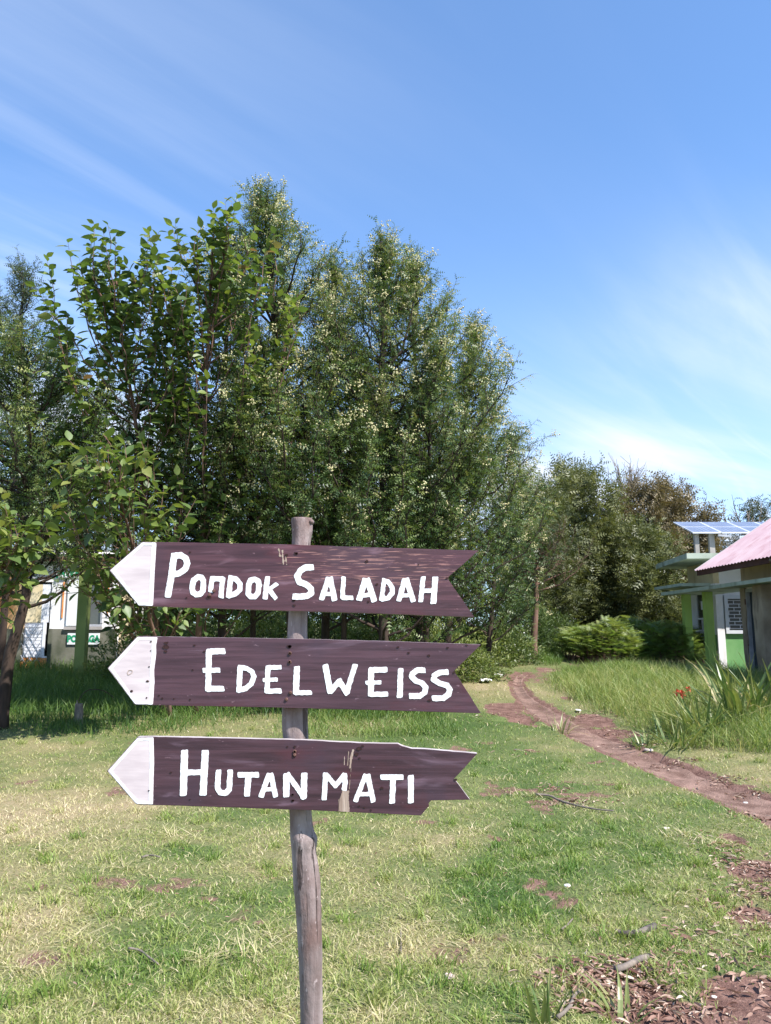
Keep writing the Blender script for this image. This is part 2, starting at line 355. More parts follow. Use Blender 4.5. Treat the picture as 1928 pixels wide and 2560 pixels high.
def post_mat():
    m, t, b, out = new_mat('weathered_post')
    g = noise(t, 14, 9, sc=(1, 1, .12), rough=.7, dist=.6); g2 = noise(t, 60, 6, sc=(1, 1, .5)); big = noise(t, 7, 5, sc=(1, 1, .6))
    c = mixc(t, maprange(t, g, .3, .72), (.150,.115,.108), (.37,.30,.29)); c = mixc(t, mathn(t, 'MULTIPLY', maprange(t, big, .48, .66), .75), c, (.125,.068,.056))
    c = mixc(t, mathn(t, 'MULTIPLY', maprange(t, g2, .62, .72), .6), c, (.09,.06,.055))
    crk = maprange(t, noise(t, 42, 6, sc=(1, 1, .045), rough=.6, dist=.8), .60, .66); spk = maprange(t, noise(t, 90, 5, sc=(1, 1, .7)), .63, .70)
    c = mixc(t, mathn(t, 'MULTIPLY', crk, .8), c, (.05,.032,.028)); c = mixc(t, mathn(t, 'MULTIPLY', spk, .55), c, (.46,.38,.37))
    t.links.new(c, b.inputs['Base Color']); b.inputs['Roughness'].default_value = .85; b.inputs['Specular IOR Level'].default_value = .3
    bump(t, b, mathn(t, 'SUBTRACT', mathn(t, 'ADD', g, g2), crk), 1.0, .005); return m
M['post'] = post_mat()
M['white'] = plain('white_brush_paint', (.56,.53,.57), (.82,.82,.83), 22, .45, (3,1,1.2), .5, bd=.0010, lo=.22, hi=.42)
M['pinkwhite'] = plain('thin_pinkish_paint', (.50,.42,.43), (.66,.57,.57), 7, .5, (1,1,6), .3, bd=.0006)
M['endgrain'] = plain('bare_wood_edge', (.34,.29,.28), (.50,.45,.45), 12, .8, (1,1,20), .3, bd=.001)
M['barewood'] = plain('bare_split_wood', (.22,.15,.115), (.46,.36,.29), 60, .8, (1,1,.08), .8, bd=.002)
def wall_mat(name, c1, c2, stain, amount=.5):
    m, t, b, out = new_mat(name); n = noise(t, 1.6, 8); n2 = noise(t, 3.5, 9, sc=(1, 1, .35)); n3 = noise(t, 40, 5)
    c = mixc(t, maprange(t, n, .3, .7), c1, c2); c = mixc(t, mathn(t, 'MULTIPLY', maprange(t, n2, .5, .72), amount), c, stain)
    t.links.new(c, b.inputs['Base Color']); b.inputs['Roughness'].default_value = .85; b.inputs['Specular IOR Level'].default_value = .3; bump(t, b, n3, .3, .004); return m
M['wall_white'] = wall_mat('white_plaster', (.72,.71,.72), (.82,.81,.82), (.50,.44,.38), .4)
M['wall_cream'] = wall_mat('cream_plaster', (.60,.49,.29), (.70,.60,.40), (.36,.26,.15), .45)
M['wall_moss'] = wall_mat('mossy_plinth', (.055,.065,.035), (.20,.19,.15), (.020,.030,.014), 1.0)
M['wall_green'] = wall_mat('green_plaster', (.11,.27,.09), (.17,.34,.13), (.40,.40,.36), .5)
M['wall_orange'] = wall_mat('orange_stained_plaster', (.52,.25,.09), (.60,.40,.20), (.34,.13,.05), .6)
M['flake'] = wall_mat('flaking_plaster', (.30,.28,.26), (.55,.53,.50), (.08,.09,.07), .9)
M['green_post'] = wall_mat('green_paint', (.31,.45,.10), (.38,.53,.15), (.20,.31,.08), .4)
M['olive_post'] = wall_mat('olive_green_paint', (.17,.22,.06), (.24,.29,.09), (.09,.11,.03), .6)
M['slab'] = wall_mat('pale_green_concrete', (.33,.38,.30), (.46,.52,.43), (.12,.13,.08), .7)
M['concrete'] = wall_mat('concrete', (.28,.26,.24), (.40,.37,.35), (.12,.11,.09), .6)
M['stone'] = wall_mat('stained_stone', (.22,.17,.12), (.40,.33,.25), (.09,.065,.045), .8)
M['pinkroof'] = wall_mat('faded_red_roof', (.55,.36,.38), (.64,.47,.48), (.46,.23,.24), .6)
M['darkwood'] = wall_mat('dark_timber', (.07,.03,.025), (.13,.06,.045), (.03,.02,.015), .5)
M['door_blue'] = wall_mat('dark_slate_door', (.035,.045,.06), (.06,.07,.09), (.02,.02,.02), .4)
M['metal'] = plain('grey_metal', (.32,.33,.36), (.45,.46,.50), 6, .45, bmp=.1)
M['sheet'] = plain('old_roof_sheet', (.42,.40,.38), (.60,.58,.56), 3, .6)
M['rust'] = plain('orange_rust_paint', (.55,.16,.035), (.68,.30,.10), 7, .8)
M['louvre'] = plain('white_louvre', (.66,.67,.72), (.76,.76,.80), 5, .5, bmp=.1)
M['letter_green'] = plain('green_lettering', (.012,.22,.10), (.02,.30,.14), 8, .5, bmp=0)
M['board_white'] = plain('white_board', (.70,.72,.72), (.80,.82,.82), 5, .5, bmp=.1)
def glass_mat():
    m, t, b, out = new_mat('dark_glass'); n = noise(t, 3, 5)
    t.links.new(mixc(t, n, (.03,.035,.03), (.10,.10,.08)), b.inputs['Base Color']); b.inputs['Roughness'].default_value = .06; b.inputs['Specular IOR Level'].default_value = .9; return m
M['glass'] = glass_mat()
M['panel'] = plain('solar_cell', (.15,.17,.24), (.19,.22,.29), 3, .25, bmp=0, spec=1.0)
M['alu'] = plain('pale_frame', (.55,.57,.6), (.65,.67,.7), 3, .4, bmp=0)

# ------------------------------------------------------------------ ground and path
def spread_axis(lo, hi, step, far0, far1, g=1.12):
    a = list(np.arange(lo, hi, step)); s = step; q = hi
    while q < far1: a.append(q); s *= g; q += s
    s = step; q = lo-step; pre = []
    while q > far0: pre.append(q); s *= g; q -= s
    return np.array(pre[::-1]+a)
gx = spread_axis(-4.2, 5.2, .065, -160, 160); gy = spread_axis(2.8, 12, .065, -25, 260)
GX, GY = np.meshgrid(gx, gy); hx = GX.ravel(); hy = GY.ravel()
gz = hgt(hx, hy); pd = path_d(hx, hy)
soil = np.maximum(bare_m(hx, hy), sst(.16, -.05, pd+.12*(fbm(hx, hy, 5, 2)-.5)))
soil = np.maximum(soil, .0)
nx, ny = len(gx), len(gy)
ii = (np.arange(ny-1)[:, None]*nx+np.arange(nx-1)[None]).ravel()
gm = MB(); gm.add(np.stack([hx, hy, gz], 1), np.stack([ii, ii+1, ii+nx+1, ii+nx], 1), soil=soil, dry=dryf(hx, hy))
tag(gm.build('ground', M['ground'], smooth=True), kind='structure')
# footpath strip
pm = MB(); L = smooth_line(PATH, 4); tn = norm(np.gradient(L[:, :2], axis=0)); nr = np.stack([-tn[:, 1], tn[:, 0]], 1)
cols = np.linspace(-1, 1, 11); PV = []
for c in cols:
    wob = 1+.35*(fbm(L[:, 0]+c*9, L[:, 1], 2.5, 3)-.5)*(abs(c) > .7)
    q = L[:, :2]+nr*(L[:, 2]*c*wob*.98)[:, None]
    z = hgt(q[:, 0], q[:, 1])+.008-.03*(abs(c) > .95)
    PV.append(np.stack([q[:, 0], q[:, 1], z], 1))
PV = np.stack(PV, 1); n_, k_ = PV.shape[:2]
ii = (np.arange(n_-1)[:, None]*k_+np.arange(k_-1)[None]).ravel()
pm.add(PV.reshape(-1, 3), np.stack([ii, ii+k_, ii+k_+1, ii+1], 1))
tag(pm.build('path', M['path'], smooth=True), kind='structure')

# ------------------------------------------------------------------ direction sign
def cells_mesh(sdf, x0, x1, y0, y1, step, Yf, thick, mb):
    step *= 1.25
    """marching squares of sdf<0 in the board's plane (photo pixels as units) -> thin raised sheet"""
    xs = np.arange(x0, x1+step, step); ys = np.arange(y0, y1+step, step)
    A, B = np.meshgrid(xs, ys); Fv = sdf(A, B); ids = {}; P = []; faces = []
    def vid(key, p):
        if key not in ids: ids[key] = len(P); P.append(p)
        return ids[key]
    neg = Fv < 0
    for j in range(len(ys)-1):
        for i in range(len(xs)-1):
            c = (neg[j, i], neg[j, i+1], neg[j+1, i+1], neg[j+1, i])
            if not any(c): continue
            cor = ((j, i), (j, i+1), (j+1, i+1), (j+1, i)); poly = []
            for q in range(4):
                a = cor[q]; b2 = cor[(q+1) % 4]
                if c[q]: poly.append(vid(a, (xs[a[1]], ys[a[0]])))
                if c[q] != c[(q+1) % 4]:
                    key = (min(a, b2), max(a, b2)); fa, fb = Fv[a], Fv[b2]; t = fa/(fa-fb)
                    poly.append(vid(key, (xs[a[1]]+(xs[b2[1]]-xs[a[1]])*t, ys[a[0]]+(ys[b2[0]]-ys[a[0]])*t)))
            faces.append(poly)
    if not faces: return
    P = np.array(P); top = atv(P[:, 0], P[:, 1], Yf-thick); bot = atv(P[:, 0], P[:, 1], Yf+.0015)
    n = len(P); edges = {}
    for f in faces:
        for a, b2 in zip(f, f[1:]+f[:1]): edges[(a, b2)] = 1
    side = [(a, a+n, b2+n, b2) for (a, b2) in edges if (b2, a) not in edges]
    blocks = {}
    for f in faces: blocks.setdefault(len(f), []).append(f[::-1])
    bl = [np.array(v) for v in blocks.values()]
    if side: bl.append(np.array([(a, d, c, b2) for a, d, c, b2 in side])[:, ::-1])
    mb.add(np.concatenate([top, bot]), bl)
def stroke_sdf(strokes, rough=1.0):
    def f(A, B):
        best = np.full(A.shape, 1e9)
        for pts, w in strokes:
            closed = pts[0] == pts[-1]; m = len(pts)-1
            for i, ((x0, y0), (x1, y1)) in enumerate(zip(pts[:-1], pts[1:])):
                L = math.hypot(x1-x0, y1-y0)+1e-9; ux, uy = (x1-x0)/L, (y1-y0)/L
                a0 = .34*w if (i == 0 and not closed) else 0; a1 = .34*w if (i == m-1 and not closed) else 0
                al = (A-x0)*ux+(B-y0)*uy; pe = -(A-x0)*uy+(B-y0)*ux; rd = .16*w
                hx_, mid = (L+a0+a1)/2, (L+a1-a0)/2
                qx = np.abs(al-mid+pe*(.14 if i % 2 else -.1))-hx_+rd; qy = np.abs(pe)-w/2+rd
                best = np.minimum(best, np.hypot(np.maximum(qx, 0), np.maximum(qy, 0))+np.minimum(np.maximum(qx, qy), 0)-rd)
                if i or closed: best = np.minimum(best, np.hypot(A-x0, B-y0)-w/2)
        return best+rough*2.0*(fbm(A, B, .16, 2)-.5)+rough*.8*(vnoise(A, B, .45)-.5)
    return f
def poly_sdf(poly, rough=0.0):
    def f(A, B):
        ins = np.zeros(A.shape, bool); best = np.full(A.shape, 1e9)
        for (x0, y0), (x1, y1) in zip(poly, poly[1:]+poly[:1]):
            cond = ((y0 > B) != (y1 > B)); xi = (x1-x0)*(B-y0)/((y1-y0) if y1 != y0 else 1e-9)+x0
            ins ^= cond & (A < xi)
            dx, dy = x1-x0, y1-y0; L = dx*dx+dy*dy+1e-9; t = np.clip(((A-x0)*dx+(B-y0)*dy)/L, 0, 1)
            best = np.minimum(best, np.hypot(A-x0-t*dx, B-y0-t*dy))
        return np.where(ins, -best, best)+rough*2*(fbm(A, B, .25, 2)-.5)
    return f
C1 = lambda p: (250+.3001*p[0], 1270+.3001*p[1]); C2 = lambda p: (700+.3301*p[0], 1270+.3301*p[1])
C3 = lambda p: (250+.3001*p[0], 1550+.3001*p[1]); C4 = lambda p: (700+.3301*p[0], 1560+.3301*p[1])
def S(C, *ss):
    k = .3001 if C in (C1, C3) else .3301
    return [([C(p) for p in pts], w*k) for pts, w in ss]
WORD1 = [
 ('P', S(C1, ([(568,728),(596,560),(618,400)],54), ([(612,398),(672,392),(716,420),(728,462),(712,508),(660,545),(604,556)],50))),
 ('o', S(C1, ([(815,573),(846,578),(862,604),(860,690),(836,716),(800,722),(776,704),(768,668),(780,604),(815,573)],46))),
 ('n', S(C1, ([(935,590),(1022,590)],44), ([(936,590),(928,640),(922,690)],40), ([(1024,592),(1014,660),(1010,735)],42))),
 ('D', S(C1, ([(1088,585),(1072,732)],42), ([(1084,582),(1132,590),(1168,632),(1165,680),(1130,715),(1075,732)],42))),
 ('o', S(C1, ([(1290,594),(1318,606),(1326,640),(1316,710),(1290,738),(1255,738),(1234,714),(1240,640),(1256,602),(1290,594)],44))),
 ('k', S(C1, ([(1397,582),(1386,660),(1376,748)],42), ([(1472,634),(1396,688)],32), ([(1410,680),(1462,748)],38))),
 ('S', S(C2, ([(242,448),(192,450),(152,478),(130,520),(146,560),(200,580),(236,612),(238,645),(205,667),(150,671),(110,671)],46))),
 ('A', S(C2, ([(318,685),(366,535)],40), ([(382,535),(412,688)],42), ([(345,652),(402,648)],30))),
 ('L', S(C2, ([(482,530),(474,676)],34), ([(474,680),(545,679)],34))),
 ('A', S(C2, ([(602,688),(645,545)],44), ([(662,545),(712,695)],46), ([(635,662),(690,655)],32))),
 ('D', S(C2, ([(788,552),(770,690)],34), ([(784,550),(820,560),(850,600),(850,645),(820,680),(774,690)],36))),
 ('A', S(C2, ([(903,695),(945,545)],38), ([(960,545),(1008,700)],40), ([(930,664),(985,660)],30))),
 ('H', S(C2, ([(1085,530),(1066,702)],36), ([(1176,535),(1163,712)],44), ([(1080,625),(1165,625)],32)))]
WORD2 = [
 ('E', S(C3, ([(908,264),(1028,258)],48), ([(908,264),(902,575)],48), ([(870,420),(988,418)],40), ([(902,574),(1022,572)],46))),
 ('D', S(C3, ([(1168,398),(1158,586)],44), ([(1166,396),(1222,402),(1265,430),(1284,472),(1262,530),(1215,570),(1160,584)],42))),
 ('E', S(C3, ([(1400,394),(1392,594)],42), ([(1400,395),(1500,394)],38), ([(1368,500),(1470,497)],34), ([(1392,592),(1500,590)],42))),
 ('L', S(C4, ([(128,335),(122,515)],46), ([(122,520),(230,520)],36))),
 ('W', S(C4, ([(345,320),(382,510)],46), ([(384,512),(450,432)],40), ([(450,430),(508,522)],42), ([(506,518),(568,316)],40))),
 ('E', S(C4, ([(692,348),(688,533)],44), ([(692,348),(800,346)],42), ([(658,445),(758,442)],30), ([(690,533),(808,531)],38))),
 ('I', S(C4, ([(914,348),(908,544)],42))),
 ('S', S(C4, ([(1088,350),(1040,350),(1005,374),(998,400),(1030,430),(1080,450),(1105,480),(1096,520),(1060,545),(992,545)],42))),
 ('S', S(C4, ([(1262,365),(1210,366),(1170,390),(1165,420),(1210,450),(1265,465),(1287,495),(1276,535),(1240,560),(1166,562)],42)))]
WORD3 = [
 ('H', S(C3, ([(705,1102),(695,1445)],60), ([(878,1102),(860,1442)],58), ([(700,1270),(870,1268)],46))),
 ('U', S(C3, ([(988,1262),(980,1400),(1002,1438),(1048,1442),(1078,1410),(1085,1262)],46))),
 ('T', S(C3, ([(1162,1290),(1310,1290)],46), ([(1238,1290),(1226,1455)],50))),
 ('A', S(C3, ([(1345,1465),(1408,1290)],44), ([(1425,1290),(1462,1462)],42), ([(1380,1410),(1450,1408)],34))),
 ('N', S(C4, ([(50,1145),(48,1295)],48), ([(60,1140),(180,1310)],40), ([(185,1142),(180,1310)],46))),
 ('M', S(C4, ([(345,1138),(336,1322)],38), ([(352,1142),(420,1225)],36), ([(420,1225),(488,1142)],36), ([(490,1142),(494,1200),(488,1250)],38))),
 ('A', S(C4, ([(575,1335),(648,1148)],36), ([(666,1148),(706,1338)],38), ([(610,1290),(695,1285)],30))),
 ('T', S(C4, ([(774,1160),(922,1160)],40), ([(858,1160),(850,1345)],42))),
 ('I', S(C4, ([(992,1158),(992,1342)],44)))]
PL = [dict(word=WORD1, out=[C1((78,520)),C1((350,281)),C1((1500,302)),C2((860,303)),C2((1505,322)),C2((1268,530)),C2((1475,828)),C2((740,800)),C2((0,778)),C1((320,817))],
        tip=[C1((84,520)),C1((352,286)),C1((472,288)),C1((455,560)),C1((443,815)),C1((322,812))], Y=1.990,
        holes=[(C1((748,368)),2.4),(C1((720,747)),2.2),(C1((1552,392)),3.6),(C1((1632,378)),4.2),(C2((125,347)),3.2),(C2((657,405)),3.6),(C2((735,577)),3.2),(C2((672,708)),3.0),(C2((1050,428)),1.8),(C2((105,700)),3.2),(C2((108,738)),3.6),(C1((905,745)),4.6),(C1((1612,768)),3),(C2((1265,532)),2.6)],
        nails=[C1((950,690)),C1((915,725))], mat=plank_mat('purple_plank_scratched', (-.50,-.20,.16,.30), (1.60,1.68,1.74,1.80), 1.0, 3.0, (.95,.68,.66))),
      dict(word=WORD2, out=[C3((62,402)),C3((310,135)),C3((900,145)),C3((1666,157)),C4((800,130)),C4((1522,155)),C4((1315,360)),C4((1345,395)),C4((1525,678)),C4((800,655)),C4((0,634)),C3((290,707))],
        tip=[C3((68,402)),C3((312,140)),C3((482,143)),C3((468,210)),C3((470,280)),C3((452,420)),C3((455,520)),C3((443,705)),C3((292,702))], Y=1.986,
        holes=[(C3((548,225)),6.5),(C3((552,190)),4.5),(C3((545,262)),3.8),(C3((788,210)),2.6),(C3((770,416)),2.4),(C3((870,262)),3),(C3((1580,222)),4.2),(C4((70,170)),4.6),(C4((895,175)),3),(C4((975,218)),2.8),(C4((1130,238)),3.6),(C4((1270,180)),2.6),(C4((1415,160)),2.6),(C4((1130,578)),3.6),(C4((1148,395)),2.4),(C4((1318,368)),3.4),(C3((408,390)),2.0),(C3((396,510)),3.2),(C3((262,592)),3.6),(C3((390,647)),2.4),(C3((750,664)),2.6),(C3((520,652)),2.6),(C3((492,630)),2.2),(C3((424,180)),2),(C3((424,256)),1.8),(C3((615,656)),1.8)],
        nails=[C3((1585,275)),C3((1582,348)),C3((1588,605)),C3((1555,660)),C4((76,222)),C4((76,287))], mat=plank_mat('purple_plank_smooth', (-.2,.0,.2,.35), (1.38,1.44,1.5,1.54), .25, 8.0, (.84,.70,.72))),
      dict(word=WORD3, out=[C3((58,1258)),C3((312,975)),C3((450,973)),C3((1666,1000)),C4((640,904)),C4((895,908)),C4((925,924)),C4((1000,945)),C4((1100,948)),C4((1495,982)),C4((1318,1175)),C4((1345,1205)),C4((1440,1332)),C4((1145,1338)),C4((1128,1358)),C4((1130,1378)),C4((1068,1452)),C4((300,1415)),C3((1666,1583)),C3((900,1557)),C3((300,1537))],
        tip=[C3((64,1258)),C3((314,980)),C3((447,978)),C3((452,1180)),C3((447,1350)),C3((443,1536)),C3((302,1532))], Y=1.982,
        holes=[(C3((590,1270)),2.6),(C3((1622,1055)),3.0),(C3((1618,1130)),4.2),(C3((1560,1055)),2.4),(C4((600,945)),5.5),(C4((580,985)),5),(C4((625,925)),3.4),(C4((605,1015)),3),(C4((770,1242)),4.2),(C4((1328,1180)),3.8),(C4((640,1390)),2.6),(C4((600,1380)),2.4),(C4((690,1408)),2.2),(C4((96,1335)),3),(C4((95,1295)),2.8),(C3((408,1422)),2.2),(C3((1605,1455)),2.4),(C3((1608,1508)),2.6),(C3((750,1495)),1.8)],
        nails=[C3((1625,1095)),C4((112,965)),C4((112,990))], mat=plank_mat('purple_plank_dark', (-.2,.0,.1,.3), (1.0,1.1,1.2,1.3), .35, 15.0, (.70,.56,.58)))]
base = at(775, 2560, 2.05); base = np.array([base[0]+.02, 2.05, H(base[0]+.02, 2.05)])
sign = empty('direction_sign', base, 'hand painted signpost with three purple arrow boards nailed to a crooked pole', 'signpost')
edges = [(1296,730,780),(1302,729,782),(1330,730,781),(1360,730,776),(1440,727,774),(1560,720,769),(1640,715,769),(1720,709,769),(1800,706,769),(1850,709,771),(1950,718,775),(2042,726,779),(2075,727,784),(2098,728,792),(2128,731,789),(2165,733,795),(2210,736,799),(2250,740,800),(2310,744,802),(2380,748,804),(2450,751,804),(2560,754,805),(2800,762,812),(3200,775,828),(3900,790,850)]
ctr = []; rad = []
for y, l, r in edges:
    c = at((l+r)/2, y, 2.046); ctr.append(c); rad.append((r-l)/2*2.046/F*1.005)
ctr = smooth_line(ctr, 5); rr = smooth_line([(r, 0) for r in rad], 5)[:, 0]
keep = ctr[:, 2] > base[2]-.25; ctr = ctr[keep]; rr = rr[keep]
k = 28; th = np.arange(k)*2*math.pi/k; PVV = []
for i, (c, r) in enumerate(zip(ctr, rr)):
    nn = 1+.05*(fbm(np.cos(th)*2+5, np.full(k, c[2]*7)+np.sin(th)*2, 1, 3)-.5)*2+.04*(vnoise(np.cos(th)*3, np.full(k, c[2]*22)+np.sin(th)*3, 1)-.5)
    PVV.append(np.stack([c[0]+r*nn*np.cos(th), c[1]+r*nn*np.sin(th), np.full(k, c[2])], 1))
PVV = np.array(PVV); n = len(PVV); pmb = MB(); i = np.arange(n-1)[:, None]*k; j = np.arange(k)[None]
topc = PVV[0].mean(0)+[0, 0, .004]
fc = np.stack([i+j, i+k+j, i+k+(j+1) % k, i+(j+1) % k], -1).reshape(-1, 4)
capf = np.array([(q, (q+1) % k, n*k) for q in range(k)])
pmb.add(np.concatenate([PVV.reshape(-1, 3), [topc]]), [fc, capf])
postob = pmb.build('post', M['post'], sign, smooth=True)
for (px, py, r) in ((778,1304,.006),(740,1322,.005)):
    kn = MB(); c = at(px, py, 2.03); kn.tube([c+[-.0, .012, 0], c+[0, -.004, 0]], [r*1.3, r*.7], 9); kn.build('knot', M['post'], postob, smooth=True)
for P_ in PL:
    Yf = P_['Y']; out = P_['out']; n = len(out)
    oo = []
    for a, b2 in zip(out, out[1:]+out[:1]):       # slightly uneven sawn edge
        L = math.hypot(b2[0]-a[0], b2[1]-a[1]); m = max(1, int(L/14))
        for q in range(m):
            t = q/m; jit = .7 if q else 0
            oo.append((a[0]+(b2[0]-a[0])*t+(random.Random(len(oo)).random()-.5)*jit, a[1]+(b2[1]-a[1])*t+(random.Random(len(oo)*7+1).random()-.5)*jit))
    A = np.array(oo); m = len(A)
    mb = MB(); f_ = atv(A[:, 0], A[:, 1], Yf); cx, cy = A.mean(0)
    ins = A+np.sign(np.array([cx, cy])-A)*0.9
    f_in = atv(ins[:, 0], ins[:, 1], Yf); f_rim = f_+[0, .0018, 0]; b_ = f_.copy(); b_[:, 1] = Yf+.022
    idx = np.arange(m); nx_ = (idx+1) % m
    mb.add(np.concatenate([f_in, f_rim]), [np.array([idx[::-1]]), np.stack([idx, nx_, m+nx_, m+idx], 1)])
    plank = mb.build('plank', P_['mat'], sign)
    e = MB(); e.add(np.concatenate([f_rim, b_]), [np.stack([idx, nx_, m+nx_, m+idx], 1), np.array([m+idx])])
    e.build('plank_edge', M['endgrain'], plank)
    tip = P_['tip']; tp = np.array(tip)
    q = MB(); cells_mesh(poly_sdf(tip, .5), tp[:, 0].min()-2, tp[:, 0].max()+2, tp[:, 1].min()-2, tp[:, 1].max()+2, 2.5, Yf, .0004, q); q.build('arrow_tip', M['pinkwhite'], plank)
    # brushed white border just inside the tip
    tl, tr_, br, bl_ = tip[1], tip[2], tip[-2], tip[-1]; inn = lambda p, dx, dy: (p[0]+dx, p[1]+dy)
    bd = [([inn(tip[0], 7, 0), inn(tl, 2.5, 4), inn(tr_, -5, 4)], 6.5), ([inn(tip[0], 7, 0), inn(bl_, 2.5, -4), inn(br, -5, -4)], 7), ([inn(p, -6, 0) for p in tip[2:-1]], 10)]
    sd1 = stroke_sdf(bd, .9); sd2 = poly_sdf(tip, .3)
    q = MB(); cells_mesh(lambda a, b_2: np.maximum(sd1(a, b_2), sd2(a, b_2)+.3), tp[:, 0].min()-2, tp[:, 0].max()+2, tp[:, 1].min()-2, tp[:, 1].max()+2, 2.0, Yf, .0010, q); q.build('arrow_border', M['white'], plank)
    for ch, ss in P_['word']:
        al = np.array([p for pts, w in ss for p in pts]); w = max(w for _, w in ss)
        q = MB(); cells_mesh(stroke_sdf(ss), al[:, 0].min()-w, al[:, 0].max()+w, al[:, 1].min()-w, al[:, 1].max()+w, 1.6, Yf, .0012, q)
        q.build('letter', M['white'], plank)
    for (c, r) in P_['holes']:
        r = r*.8; sd = lambda a, b_2, c=c, r=r: np.hypot((a-c[0])*.72, b_2-c[1])-r*(.55+.9*fbm(a+c[0], b_2, .35, 2))
        q = MB(); cells_mesh(sd, c[0]-r*2.4, c[0]+r*2.4, c[1]-r*2, c[1]+r*2, .9, Yf, .0016, q)
        if q.v: q.build('nail_hole', M['hole'], plank)
    for c in P_['nails']:
        p = at(c[0], c[1], Yf); q = MB(); q.tube([p+[0, .001, 0], p+[0, -.003, 0], p+[0, -.0042, 0]], [.0042, .0042, .0028], 10); q.build('nail', M['nail'], plank)
    if P_ is PL[2]:
        q = MB(); cells_mesh(poly_sdf([C4((472,1262)),C4((524,1262)),C4((522,1340)),C4((527,1424)),C4((441,1420)),C4((452,1330))], 1.5), 842, 878, 1972, 2034, 1.4, Yf, .0009, q)
        cells_mesh(stroke_sdf(S(C4, ([(552,955),(540,1010),(532,1085)],16)), 1.6), 865, 892, 1868, 1925, 1.2, Yf, .0007, q)
        cells_mesh(stroke_sdf(S(C4, ([(521,965),(513,1070)],7),([(490,1000),(487,1070)],5),([(540,1085),(525,1250)],4),([(446,1330),(450,1410)],6)), .5), 842, 885, 1870, 2032, 1.1, Yf, .0006, q)
        q.build('peeled_patch', M['barewood'], plank)
    if P_ is PL[0]:
        q = MB(); cells_mesh(stroke_sdf(S(C1, ([(1490,340),(1500,400)],9),([(1520,355),(1530,470)],12),([(1545,400),(1556,470)],7)), 1.8), 690, 722, 1362, 1418, 1.1, Yf, .0006, q); q.build('peeled_patch', M['barewood'], plank)
    if P_ is PL[1]:
        q = MB(); ring = stroke_sdf(S(C3, ([(228,440),(240,420),(268,418),(270,435),(252,452),(234,458),(228,440)],5)), .4)
        cells_mesh(ring, 312, 336, 1670, 1692, .9, Yf, .0013, q); q.build('stain', M['barewood'], plank)

# ------------------------------------------------------------------ vegetation generators
def frond_t(npair, width, droop=.12, lw=.055):
    """feathery leaf: thin rib and paired leaflets, unit length along Y"""
    v = []; f = []
    v += [(-.012, 0, 0), (.012, 0, 0), (0, 1, -droop)]; f += [(0, 1, 2)]
    for i in range(npair):
        t = .12+.82*i/(npair-1); L = width*(math.sin(math.pi*min(1, .18+.82*t))**.6)*(1-.35*t); z = -droop*t*t
        for s in (-1, 1):
            b = len(v); v += [(0, t-lw, z), (0, t+lw, z), (s*L, t+L*.45, z-.10*L+.02)]; f.append((b, b+1, b+2) if s > 0 else (b+1, b, b+2))
    return np.array(v), np.array(f)
FROND = frond_t(4, .27, .14, .07); FROND_F = frond_t(4, .30, .1, .07); FERN = frond_t(9, .26, .22, .04)
LEAF = (np.array([(0,0,0),(-.22,.22,.05),(-.30,.48,.03),(-.17,.78,-.04),(0,1.02,-.16),(.17,.78,-.04),(.30,.48,.03),(.22,.22,.05),(0,.3,-.02),(0,.62,-.07)]),
        np.array([(0,8,1),(1,8,2),(8,9,2),(2,9,3),(3,9,4),(0,7,8),(7,6,8),(8,6,9),(6,5,9),(5,4,9)]))
SLEAF = (np.array([(0,0,0),(-.17,.45,.04),(0,1,-.1),(.17,.45,.04)]), np.array([(0,2,1),(0,3,2)]))
BALL = (np.array([(1,0,0),(-1,0,0),(0,1,0),(0,-1,0),(0,0,1),(0,0,-1)])*.5, np.array([(0,2,4),(2,1,4),(1,3,4),(3,0,4),(2,0,5),(1,2,5),(3,1,5),(0,3,5)]))

